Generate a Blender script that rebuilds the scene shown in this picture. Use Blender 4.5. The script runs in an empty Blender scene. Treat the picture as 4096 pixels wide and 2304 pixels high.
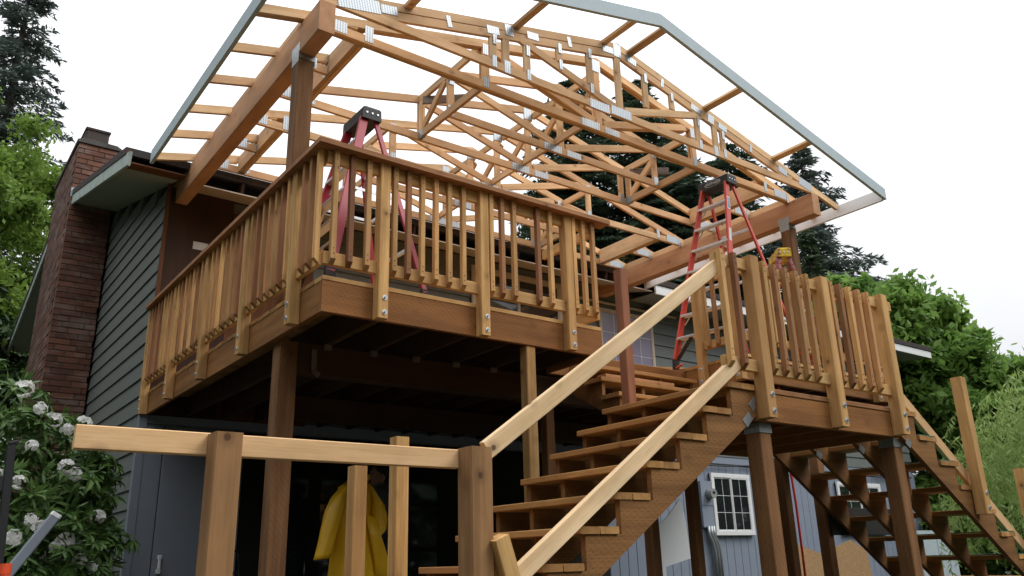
import bpy, math, random
import numpy as np
from mathutils import Matrix, Vector
random.seed(7); rng = np.random.default_rng(7)
sc = bpy.context.scene
COL = sc.collection
rad = math.radians

# ------------------------------------------------------------------ camera
def camera():
    yaw, pit, rol = rad(37.08411), rad(18.46067), rad(-1.58571)
    fw = Vector((math.sin(yaw)*math.cos(pit), math.cos(yaw)*math.cos(pit), math.sin(pit)))
    rt = Vector((math.cos(yaw), -math.sin(yaw), 0)); up = rt.cross(fw)
    r2 = rt*math.cos(rol)+up*math.sin(rol); u2 = up*math.cos(rol)-rt*math.sin(rol)
    m = Matrix((r2, u2, -fw)).transposed().to_4x4(); m.translation = (-2.23895, -5.17356, 1.60204)
    cd = bpy.data.cameras.new('camera'); cd.sensor_width = 36; cd.lens = 28.963; cd.clip_end = 2000; cd.clip_start = .05
    o = bpy.data.objects.new('camera', cd); COL.objects.link(o); o.matrix_world = m; sc.camera = o
camera()

# ------------------------------------------------------------------ sky: flat white overcast, slightly greyer low down
SUN_EL, SUN_AZ = rad(46), rad(132)          # sun direction behind the clouds (azimuth from +Y towards +X)
w = bpy.data.worlds.new('World'); sc.world = w; w.use_nodes = True
nt = w.node_tree; nt.nodes.clear()
N = lambda t: nt.nodes.new(t)
out = N('ShaderNodeOutputWorld'); bg = N('ShaderNodeBackground'); bg.inputs['Strength'].default_value = .1
sky = N('ShaderNodeTexSky'); sky.sky_type = 'NISHITA'; sky.sun_disc = False
sky.sun_elevation = SUN_EL; sky.sun_rotation = SUN_AZ; sky.dust_density = 4; sky.air_density = 1
hs = N('ShaderNodeHueSaturation'); hs.inputs['Saturation'].default_value = .35
# overcast luminance rises from horizon to zenith: (1 + 2 sin el) / 3
tc = N('ShaderNodeTexCoord'); ns = N('ShaderNodeTexNoise'); ns.inputs['Scale'].default_value = 2.2; ns.inputs['Detail'].default_value = 5
sep = N('ShaderNodeSeparateXYZ'); cl = N('ShaderNodeMapRange'); cl.inputs['From Min'].default_value = 0; cl.inputs['From Max'].default_value = 1
cl.inputs['To Min'].default_value = 5.6; cl.inputs['To Max'].default_value = 23.5; cl.clamp = True
cm = N('ShaderNodeMapRange'); cm.inputs['From Min'].default_value = .3; cm.inputs['From Max'].default_value = .7; cm.inputs['To Min'].default_value = .88; cm.inputs['To Max'].default_value = 1.1
mu = N('ShaderNodeMath'); mu.operation = 'MULTIPLY'
vs = N('ShaderNodeVectorMath'); vs.operation = 'SCALE'; vs.inputs[0].default_value = (.965, .985, 1.02)
mx = N('ShaderNodeMix'); mx.data_type = 'RGBA'; mx.inputs[0].default_value = .9
L = nt.links
L.new(tc.outputs['Generated'], ns.inputs['Vector']); L.new(ns.outputs['Fac'], cm.inputs['Value']); L.new(tc.outputs['Generated'], sep.inputs[0])
L.new(sep.outputs[2], cl.inputs['Value']); L.new(cl.outputs[0], mu.inputs[0]); L.new(cm.outputs[0], mu.inputs[1]); L.new(mu.outputs[0], vs.inputs['Scale'])
L.new(sky.outputs[0], hs.inputs['Color']); L.new(hs.outputs[0], mx.inputs[6]); L.new(vs.outputs[0], mx.inputs[7])
L.new(mx.outputs[2], bg.inputs['Color']); L.new(bg.outputs[0], out.inputs['Surface'])
sd = bpy.data.lights.new('sun', 'SUN'); sd.energy = 1.5; sd.angle = rad(28); sd.color = (1, .97, .92)
so = bpy.data.objects.new('sun', sd); COL.objects.link(so)
sv = Vector((math.sin(SUN_AZ)*math.cos(SUN_EL), math.cos(SUN_AZ)*math.cos(SUN_EL), math.sin(SUN_EL)))
so.rotation_euler = sv.to_track_quat('Z', 'Y').to_euler(); so.location = (0, 0, 30)
sc.view_settings.view_transform = 'Standard'; sc.view_settings.look = 'None'
sc.view_settings.exposure = 0.12; sc.view_settings.gamma = 1
sc.cycles.max_bounces = 6; sc.cycles.use_denoising = True

# ------------------------------------------------------------------ materials
class NT:
    def __init__(s, name):
        s.m = bpy.data.materials.new(name); s.m.use_nodes = True; s.t = s.m.node_tree
        s.b = s.t.nodes['Principled BSDF']
    def n(s, t, **k):
        x = s.t.nodes.new(t)
        for a, v in k.items():
            setattr(x, a, v)
        return x
    def l(s, a, b): s.t.links.new(a, b)
    def math(s, op, a, b=None):
        x = s.n('ShaderNodeMath', operation=op)
        for i, v in enumerate((a, b)):
            if v is None: continue
            if isinstance(v, (int, float)): x.inputs[i].default_value = v
            else: s.l(v, x.inputs[i])
        return x.outputs[0]
    def mix(s, f, a, b, blend='MIX'):
        x = s.n('ShaderNodeMix', data_type='RGBA', blend_type=blend)
        for i, v in ((0, f), (6, a), (7, b)):
            if isinstance(v, (int, float)): x.inputs[i].default_value = v
            elif isinstance(v, tuple): x.inputs[i].default_value = (*v, 1)
            else: s.l(v, x.inputs[i])
        return x.outputs[2]
    def ramp(s, v, stops):
        x = s.n('ShaderNodeValToRGB'); el = x.color_ramp.elements
        while len(el) < len(stops): el.new(.5)
        for q, (p, c) in zip(el, stops):
            q.position = p; q.color = (*c, 1) if isinstance(c, tuple) else (c, c, c, 1)
        s.l(v, x.inputs['Fac']); return x.outputs[0]
    def noise(s, vec, scale, detail=3, rough=.55, sv=None):
        if sv:
            mp = s.n('ShaderNodeVectorMath', operation='MULTIPLY'); s.l(vec, mp.inputs[0]); mp.inputs[1].default_value = sv; vec = mp.outputs[0]
        x = s.n('ShaderNodeTexNoise'); s.l(vec, x.inputs['Vector'])
        x.inputs['Scale'].default_value = scale; x.inputs['Detail'].default_value = detail; x.inputs['Roughness'].default_value = rough
        return x.outputs['Fac']
    def bump(s, h, st, d=.01):
        x = s.n('ShaderNodeBump'); x.inputs['Strength'].default_value = st; x.inputs['Distance'].default_value = d
        s.l(h, x.inputs['Height']); s.l(x.outputs[0], s.b.inputs['Normal'])
    def col(s, c): s.l(c, s.b.inputs['Base Color'])
    def obj(s): return s.n('ShaderNodeTexCoord').outputs['Object']
    def rnd(s): return s.n('ShaderNodeObjectInfo').outputs['Random']

def wood(name, c1, c2, c3, red=.5, var=.3, rough=.78, incise=False, knot=.7):
    """c1/c2: the grain's light and dark tone, c3: the tone single boards lean to."""
    k = NT(name); r = k.rnd()
    cx = k.n('ShaderNodeCombineXYZ')
    for i, f in enumerate((37., 91., 53.)): k.l(k.math('MULTIPLY', r, f), cx.inputs[i])
    va = k.n('ShaderNodeVectorMath', operation='ADD'); o = k.obj(); k.l(o, va.inputs[0]); k.l(cx.outputs[0], va.inputs[1]); v = va.outputs[0]
    broad = k.noise(v, 1, 3, .5, (.9, 13, 13)); fine = k.noise(v, 1, 3, .6, (4, 120, 120)); blot = k.noise(v, 1, 3, .6, (2.2, 5, 5))
    g = k.math('ADD', k.math('MULTIPLY', broad, .65), k.math('MULTIPLY', fine, .35))
    c = k.mix(k.ramp(g, [(.38, 0.), (.60, 1.)]), c1, c2)
    r2 = k.math('FRACT', k.math('MULTIPLY', r, 7.31)); r3 = k.math('FRACT', k.math('MULTIPLY', r, 23.7))
    c = k.mix(k.math('MULTIPLY', k.ramp(r2, [(.15, 0.), (.85, 1.)]), red), c, c3)
    vv = k.math('ADD', 1-var*.5, k.math('MULTIPLY', r3, var)); vv = k.math('MULTIPLY', vv, k.math('ADD', .62, k.math('MULTIPLY', blot, .76)))
    c = k.mix(1., c, k.gray(vv), 'MULTIPLY')
    if knot:
        mp = k.n('ShaderNodeVectorMath', operation='MULTIPLY'); k.l(v, mp.inputs[0]); mp.inputs[1].default_value = (5.5, 6.5, 6.5)
        vo = k.n('ShaderNodeTexVoronoi'); k.l(mp.outputs[0], vo.inputs['Vector']); vo.inputs['Scale'].default_value = 1.
        sc_ = k.n('ShaderNodeSeparateColor'); k.l(vo.outputs['Color'], sc_.inputs[0]); pick = k.math('LESS_THAN', sc_.outputs[0], .4)
        halo = k.math('MULTIPLY', k.ramp(vo.outputs['Distance'], [(.09, 1.), (.30, 0.)]), .45); core = k.ramp(vo.outputs['Distance'], [(.075, 1.), (.125, 0.)])
        c = k.mix(k.math('MULTIPLY', k.math('MULTIPLY', k.math('MAXIMUM', halo, core), knot), pick), c, (.075, .035, .018))
    if incise:
        sp = k.n('ShaderNodeSeparateXYZ'); k.l(o, sp.inputs[0])
        q = k.math('MULTIPLY', k.math('ADD', sp.outputs[1], sp.outputs[2]), 62.); row = k.math('FLOOR', q)
        u = k.math('FRACT', k.math('ADD', k.math('MULTIPLY', sp.outputs[0], 19.), k.math('MULTIPLY', row, .37)))
        t = k.math('ABSOLUTE', k.math('SUBTRACT', k.math('FRACT', q), .5))
        d = k.math('MULTIPLY', k.math('LESS_THAN', u, .30), k.math('LESS_THAN', t, .13))
        c = k.mix(k.math('MULTIPLY', d, .5), c, (.04, .02, .01))
    k.col(c); k.b.inputs['Roughness'].default_value = rough; k.b.inputs['Specular IOR Level'].default_value = .25
    k.bump(k.math('ADD', fine, broad), .25, .004)
    return k.m
def _gray(s, v):
    x = s.n('ShaderNodeCombineColor')
    for i in range(3): s.l(v, x.inputs[i])
    return x.outputs[0]
NT.gray = _gray

def paint(name, c, rough=.6, var=.12, scale=6, metal=0., dirt=None, spec=.4, bump=.0):
    k = NT(name); o = k.obj(); a = k.noise(o, scale, 5, .6)
    cc = k.mix(1., c, k.gray(k.math('ADD', 1-var, k.math('MULTIPLY', a, 2*var))), 'MULTIPLY')
    if dirt: cc = k.mix(k.ramp(k.noise(o, scale*.6, 6, .7), [(.48, 0.), (.66, 1.)]), cc, dirt)
    k.col(cc); k.b.inputs['Roughness'].default_value = rough; k.b.inputs['Metallic'].default_value = metal
    k.b.inputs['Specular IOR Level'].default_value = spec
    if bump: k.bump(k.noise(o, scale*8, 4), bump, .01)
    return k.m

M = {}
M['cedar'] = wood('cedar_post', (.60, .365, .145), (.36, .20, .07), (.36, .185, .07), .65, .42)
M['baluster'] = wood('cedar_baluster', (.66, .40, .16), (.43, .23, .085), (.25, .11, .05), 1., .55)
M['cap'] = wood('cedar_cap', (.37, .175, .08), (.25, .112, .05), (.42, .205, .085), .35, .18)
M['treated'] = wood('treated_lumber', (.31, .14, .042), (.18, .075, .021), (.24, .098, .03), .5, .25, incise=True)
M['rail'] = wood('cedar_rail', (.68, .43, .18), (.48, .275, .10), (.54, .30, .12), .5, .22)
M['bolt'] = paint('zinc_bolt', (.66, .68, .70), .4, .15, 60, .5)
M['handrail'] = wood('pale_handrail', (.88, .66, .41), (.70, .48, .26), (.80, .54, .31), .5, .1, knot=.9)
M['nearpost'] = wood('darker_cedar_post', (.34, .185, .08), (.21, .11, .046), (.27, .14, .06), .5, .25, knot=.9)  # darker cedar tone for the two foreground posts
M['stringer'] = wood('treated_stringer', (.25, .12, .04), (.15, .068, .022), (.19, .085, .028), .5, .22, incise=True)
M['old'] = wood('stained_post', (.25, .122, .05), (.15, .07, .028), (.20, .095, .04), .5, .25, incise=True)
M['joist'] = wood('shade_darkened_joist', (.07, .036, .018), (.045, .022, .012), (.06, .03, .015), .5, .2)  # wood colour darkened to deepen the shade under the deck
M['tread'] = wood('cedar_tread', (.55, .305, .11), (.34, .17, .055), (.28, .13, .045), .6, .45)
M['truss'] = wood('truss_fir', (.74, .50, .28), (.55, .345, .175), (.60, .36, .19), .85, .4, knot=.7)
M['beam'] = wood('beam_fir', (.53, .285, .15), (.41, .21, .105), (.52, .275, .15), .4, .1, knot=.45)
M['pale'] = wood('new_cedar_rail', (.74, .50, .27), (.56, .345, .16), (.66, .40, .205), .5, .12, knot=.95)
M['redpost'] = wood('red_cedar_post', (.28, .115, .06), (.20, .08, .042), (.26, .11, .06), .4, .1, knot=.3)
M['weather'] = wood('weathered_grey_lumber', (.2, .17, .15), (.13, .11, .1), (.2, .16, .13), .3, .2)
M['sooty'] = paint('sooty_brick', (.06, .05, .046), .9, .3, 14, dirt=(.10, .055, .04), bump=.3)
M['darkwood'] = wood('old_sheathing', (.05, .028, .018), (.03, .017, .012), (.06, .03, .018), .5, .2, knot=0)
M['osb_brown'] = wood('brown_sheathing', (.14, .06, .025), (.1, .04, .018), (.12, .05, .02), .4, .1, knot=0)
M['galv'] = paint('galvanised_steel', (.34, .37, .38), .5, .3, 60, .8)
def gusset():
    k = NT('punched_plate'); o = k.obj(); sp = k.n('ShaderNodeSeparateXYZ'); k.l(o, sp.inputs[0])
    u = k.math('FRACT', k.math('MULTIPLY', sp.outputs[0], 38.)); v = k.math('FRACT', k.math('MULTIPLY', sp.outputs[2], 60.))
    d = k.math('MULTIPLY', k.math('LESS_THAN', u, .42), k.math('LESS_THAN', v, .6))
    k.col(k.mix(k.math('MULTIPLY', d, .8), (.44, .48, .51), (.09, .10, .11)))
    k.b.inputs['Metallic'].default_value = .55; k.b.inputs['Roughness'].default_value = .45; return k.m
M['plate'] = gusset()
M['primer'] = paint('grey_primer', (.42, .50, .53), .7, .1, 9)
M['whitepaint'] = paint('white_paint', (.78, .79, .79), .55, .06, 5)
M['fasciapaint'] = paint('pale_green_fascia_paint', (.40, .47, .43), .6, .14, 7, dirt=(.26, .31, .27))
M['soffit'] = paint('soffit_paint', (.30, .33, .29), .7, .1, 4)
M['soffit_beige'] = paint('soffit_beige_paint', (.52, .45, .37), .7, .08, 4)
M['siding'] = paint('grey_lap_siding_paint', (.135, .15, .14), .6, .16, 8)
M['sidingblue'] = paint('blue_grey_siding_paint', (.235, .275, .345), .65, .1, 6)
M['doorblue'] = paint('blue_grey_door_paint', (.2, .225, .265), .55, .1, 6)
M['roofing'] = paint('dark_roofing', (.035, .034, .033), .9, .3, 30, dirt=(.08, .035, .025), bump=.4)
M['dark'] = paint('shade_black', (.012, .011, .010), .9, .2, 5)  # near-black that stands for deep shade
M['glass'] = paint('window_glass', (.016, .02, .022), .04, .05, 2, spec=.9)
M['glasslit'] = paint('window_glass_lit_lavender', (.28, .27, .36), .12, .12, 3, spec=.7)  # the window's lavender light is put into the pane colour
M['redladder'] = paint('crimson_fibreglass', (.34, .018, .035), .45, .12, 12)
M['orangeladder'] = paint('orange_red_fibreglass', (.52, .05, .025), .42, .1, 12)
M['oldladder'] = paint('paint_splashed_red_fibreglass', (.28, .03, .03), .5, .15, 20, dirt=(.5, .42, .38))
M['alu'] = paint('ladder_aluminium', (.66, .67, .68), .38, .12, 20, .8)
M['black'] = paint('black_plastic', (.018, .018, .02), .5, .2, 12)
M['yellow'] = paint('worn_yellow_plastic', (.72, .48, .025), .5, .1, 25, dirt=(.25, .1, .03))
M['white'] = paint('white_sheet', (.74, .77, .80), .5, .04, 3)
M['label'] = paint('sticker', (.55, .55, .5), .5, .2, 60)
M['jacket'] = paint('yellow_oilskin', (.72, .40, .01), .4, .16, 7, bump=.2)
M['cord_red'] = paint('red_cord', (.5, .02, .02), .5, .05, 5)
M['cord_orange'] = paint('orange_cord', (.75, .09, .03), .5, .05, 5)
M['greenmat'] = paint('green_tread_tape', (.02, .13, .09), .7, .2, 20)
M['concrete'] = paint('darkened_concrete', (.075, .072, .066), .8, .25, 3, dirt=(.045, .042, .036), bump=.2)  # concrete colour darkened so the space under the deck stays in deep shade
M['skin'] = paint('skin', (.38, .2, .14), .55, .08, 20)
M['shirt'] = paint('grey_shirt', (.12, .13, .15), .85, .12, 15)
M['trousers'] = paint('dark_blue_trousers', (.05, .06, .085), .85, .12, 15)
M['hair'] = paint('dark_hair', (.025, .018, .013), .7, .2, 40)
M['meterglass'] = paint('meter_glass', (.32, .34, .33), .15, .1, 10, spec=.8)

def brickmat(name, mort=False):
    k = NT(name); r = k.rnd(); o = k.obj()
    g = k.n('ShaderNodeNewGeometry').outputs['Position']
    c = k.ramp(r, [(0., (.10, .04, .025)), (.5, (.155, .06, .034)), (1., (.215, .09, .05))])
    c = k.mix(k.ramp(k.noise(o, 30, 5, .7), [(.35, 0.), (.7, .5)]), c, (.07, .03, .022))
    # lime bloom and old render smears: their own blotchy shape on the wall
    lime = k.ramp(k.noise(g, 1.0, 5, .65, (1.6, 1.6, 4.2)), [(.50, 0.), (.72, .8)])
    c = k.mix(k.math('MULTIPLY', lime, .5), c, (.42, .37, .33))
    if mort: c = k.mix(.0, (.09, .07, .06), c)
    k.col(c); k.b.inputs['Roughness'].default_value = .85; k.bump(k.noise(o, 60, 4), .3, .004); return k.m
M['brick'] = brickmat('roman_brick'); M['mortar'] = brickmat('brick_mortar', True)

def osb():
    k = NT('osb_chips'); o = k.obj(); vo = k.n('ShaderNodeTexVoronoi'); 
    mp = k.n('ShaderNodeVectorMath', operation='MULTIPLY'); k.l(o, mp.inputs[0]); mp.inputs[1].default_value = (13, 13, 34); k.l(mp.outputs[0], vo.inputs['Vector'])
    k.col(k.mix(k.ramp(vo.outputs['Color'], [(0., 0.), (1., 1.)]), (.20, .10, .04), (.56, .36, .17))); k.b.inputs['Roughness'].default_value = .8; return k.m
M['osb'] = osb()

def leafmat(name, a, b, rough=.55, trans=.25, hue=None):
    k = NT(name); o = k.obj(); n = k.noise(o, .9, 3); m = k.noise(o, 7, 2)
    f = k.math('ADD', k.math('MULTIPLY', n, .6), k.math('MULTIPLY', m, .4))
    c = k.mix(k.ramp(f, [(.36, 0.), (.64, 1.)]), a, b); k.col(c)
    k.b.inputs['Roughness'].default_value = rough; k.b.inputs['Specular IOR Level'].default_value = .3
    if trans:
        tr = k.n('ShaderNodeBsdfTranslucent'); k.l(c, tr.inputs['Color']); ms = k.n('ShaderNodeMixShader'); ms.inputs[0].default_value = trans
        k.l(k.b.outputs[0], ms.inputs[1]); k.l(tr.outputs[0], ms.inputs[2])
        k.l(ms.outputs[0], k.t.nodes['Material Output'].inputs['Surface'])
    return k.m
M['fir'] = leafmat('fir_needles', (.042, .072, .042), (.085, .125, .07), trans=.2)
M['firblue'] = leafmat('hazy_fir_needles', (.085, .115, .10), (.14, .175, .15), trans=.2)
M['pine'] = leafmat('pine_needles', (.05, .085, .04), (.09, .13, .065), trans=.15)
M['maple'] = leafmat('maple_leaves', (.11, .22, .045), (.24, .38, .085), trans=.5)
M['alder'] = leafmat('alder_leaves', (.12, .21, .035), (.22, .33, .06), trans=.45)
M['willow'] = leafmat('willow_leaves', (.24, .35, .10), (.38, .50, .17), trans=.45)
M['darkshrub'] = leafmat('dark_shrub_leaves', (.015, .03, .012), (.04, .07, .025), trans=.15)
M['rhodo'] = leafmat('rhododendron_leaves', (.05, .115, .028), (.13, .225, .055), rough=.38, trans=.15)
M['petal'] = leafmat('white_petals', (.84, .83, .80), (.90, .90, .88), rough=.6, trans=.4)
M['bark'] = paint('bark', (.06, .045, .035), .9, .3, 12, bump=.5)
M['larch'] = leafmat('drooping_larch_needles', (.10, .10, .035), (.16, .15, .06), trans=.2)

# ------------------------------------------------------------------ object helpers
WM = {}
def put(o, Mw=None, parent=None):
    COL.objects.link(o); Mw = Mw if Mw is not None else Matrix(); WM[o] = Mw
    if parent is not None:
        o.parent = parent; o.matrix_basis = WM[parent].inverted() @ Mw
    else: o.matrix_basis = Mw
    return o
def tag(o, label, cat, group=None, kind=None):
    if label: o['label'] = label
    if cat: o['category'] = cat
    if group: o['group'] = group
    if kind: o['kind'] = kind
    return o
def thing(name, label, cat, loc=(0, 0, 0), group=None):
    o = bpy.data.objects.new(name, None); o.empty_display_size = .2
    put(o, Matrix.Translation(loc)); return tag(o, label, cat, group)
def mesh(name, verts, faces, mat, smooth=False):
    me = bpy.data.meshes.new(name); me.from_pydata([tuple(v) for v in verts], [], [tuple(f) for f in faces]); me.update()
    if mat: me.materials.append(M[mat])
    if smooth: me.polygons.foreach_set('use_smooth', [True]*len(me.polygons))
    return me
CACHE = {}
def bar_mesh(name, l, w, h, bev, mat):
    key = (round(l, 4), round(w, 4), round(h, 4), bev, mat)
    if key in CACHE: return CACHE[key]
    a, b, v = w/2, h/2, min(bev, w*.3, h*.3)
    sec = [(-a+v, -b), (a-v, -b), (a, -b+v), (a, b-v), (a-v, b), (-a+v, b), (-a, b-v), (-a, -b+v)]
    V = [(-l/2, y, z) for y, z in sec]+[(l/2, y, z) for y, z in sec]
    F = [(i, (i+1) % 8, (i+1) % 8+8, i+8) for i in range(8)]
    F = [f[::-1] for f in F]+[tuple(range(8)), tuple(range(15, 7, -1))]
    F = [f[::-1] for f in F]
    CACHE[key] = mesh(name, V, F, mat); return CACHE[key]
def frame(a, b, up):
    x = (b-a).normalized(); u = Vector(up)
    if abs(x.dot(u.normalized())) > .999: u = Vector((0, 1, 0)) if abs(x.z) > .5 else Vector((0, 0, 1))
    y = u.cross(x).normalized(); z = x.cross(y)
    m = Matrix((x, y, z)).transposed().to_4x4(); m.translation = (a+b)/2; return m
def bar(name, a, b, w, h, mat, parent=None, up=(0, 0, 1), bev=.004):
    """a board from a to b; h along `up`, w across"""
    a, b = Vector(a), Vector(b); l = (b-a).length
    return put(bpy.data.objects.new(name, bar_mesh(name, l, w, h, bev, mat)), frame(a, b, up), parent)
def box(name, x0, x1, y0, y1, z0, z1, mat, parent=None, bev=.004, axis=None):
    d = (x1-x0, y1-y0, z1-z0)
    if axis is None: axis = max(range(3), key=lambda i: d[i])
    c = Vector(((x0+x1)/2, (y0+y1)/2, (z0+z1)/2)); e = Vector((0, 0, 0)); e[axis] = d[axis]/2
    if axis == 2: return bar(name, c-e, c+e, d[0], d[1], mat, parent, (0, 1, 0), bev)
    if axis == 0: return bar(name, c-e, c+e, d[1], d[2], mat, parent, (0, 0, 1), bev)
    return bar(name, c-e, c+e, d[0], d[2], mat, parent, (0, 0, 1), bev)
def raw(name, V, F, mat, parent=None, smooth=False, Mw=None):
    return put(bpy.data.objects.new(name, mesh(name, V, F, mat, smooth)), Mw, parent)
def prism(name, poly, axis, a, b, mat, parent=None):
    """extrude a 2d outline (in the two other axes, in order) from a to b along axis"""
    n = len(poly); V = []
    cx = sum(p[0] for p in poly)/n; cy = sum(p[1] for p in poly)/n; c3 = [0, 0, 0]
    o = [i for i in range(3) if i != axis]
    for t in (a, b):
        for p in poly:
            q = [0, 0, 0]; q[axis] = t; q[o[0]] = p[0]; q[o[1]] = p[1]; V.append(q)
    c3[axis] = (a+b)/2; c3[o[0]] = cx; c3[o[1]] = cy
    V = [[v[i]-c3[i] for i in range(3)] for v in V]
    F = [tuple(range(n)), tuple(range(2*n-1, n-1, -1))]+[(i, i+n, (i+1) % n+n, (i+1) % n) for i in range(n)]
    me = mesh(name, V, F, mat); 
    import bmesh
    bm = bmesh.new(); bm.from_mesh(me); bmesh.ops.recalc_face_normals(bm, faces=bm.faces); bm.to_mesh(me); bm.free()
    return put(bpy.data.objects.new(name, me), Matrix.Translation(c3), parent)
def tube(name, pts, r, mat, parent=None, n=8, taper=None, cap=True):
    pts = [Vector(p) for p in pts]; V, F = [], []
    for i, p in enumerate(pts):
        t = (pts[min(i+1, len(pts)-1)]-pts[max(i-1, 0)]).normalized()
        u = Vector((0, 0, 1)) if abs(t.z) < .9 else Vector((1, 0, 0)); s = t.cross(u).normalized(); q = s.cross(t)
        rr = r if taper is None else r+(taper-r)*i/(len(pts)-1)
        for k in range(n):
            a = 2*math.pi*k/n; V.append(p+s*math.cos(a)*rr+q*math.sin(a)*rr)
    for i in range(len(pts)-1):
        for k in range(n): F.append((i*n+k, i*n+(k+1) % n, (i+1)*n+(k+1) % n, (i+1)*n+k))
    if cap: F += [tuple(range(n-1, -1, -1)), tuple(range((len(pts)-1)*n, len(pts)*n))]
    return raw(name, V, F, mat, parent, True)
def cyl(name, c, d, r, l, mat, parent=None, n=12):
    c, d = Vector(c), Vector(d).normalized(); key = ('cyl', round(r, 4), round(l, 4), mat, n)
    if key not in CACHE:
        V = [(x, r*math.cos(2*math.pi*k/n), r*math.sin(2*math.pi*k/n)) for x in (-l/2, l/2) for k in range(n)]
        F = [(k, k+n, (k+1) % n+n, (k+1) % n) for k in range(n)]+[tuple(range(n)), tuple(range(2*n-1, n-1, -1))]
        CACHE[key] = mesh(name, V, [f[::-1] for f in F], mat)
    return put(bpy.data.objects.new(name, CACHE[key]), frame(c-d*.5, c+d*.5, (0, 0, 1)), parent)

# ================================================================== SETTING
def ground():
    # one sheet: the lower yard the camera stands on, rising to the yard the house stands on
    xs = list(np.linspace(-260, 300, 57)); ys = [-300, -120, -40, -12, -6, -3.2, -2.2, -2.02, -1.98, -1, 4, 20, 60, 150, 320]
    V = []; F = []
    for y in ys:
        for x in xs:
            z = 0. if y < -2 else .93
            if y > 40: z += (y-40)*.012
            V.append((x, y, z))
    n = len(xs)
    for j in range(len(ys)-1):
        for i in range(n-1): F.append((j*n+i, j*n+i+1, (j+1)*n+i+1, (j+1)*n+i))
    k = NT('ground_soil_and_grass'); o = k.obj()
    c = k.mix(k.ramp(k.noise(o, .35, 5), [(.4, 0.), (.6, 1.)]), (.06, .05, .035), (.045, .07, .022))
    k.col(k.mix(k.ramp(k.noise(o, 14, 4), [(.3, 0.), (.7, .5)]), c, (.03, .028, .02))); k.b.inputs['Roughness'].default_value = .95
    M['ground'] = k.m
    raw('ground', V, F, 'ground')['kind'] = 'structure'
    p = box('patio', -2.6, 9.2, -1.97, 4.74, .80, .95, 'concrete', axis=0); p['kind'] = 'structure'
ground()

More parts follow.
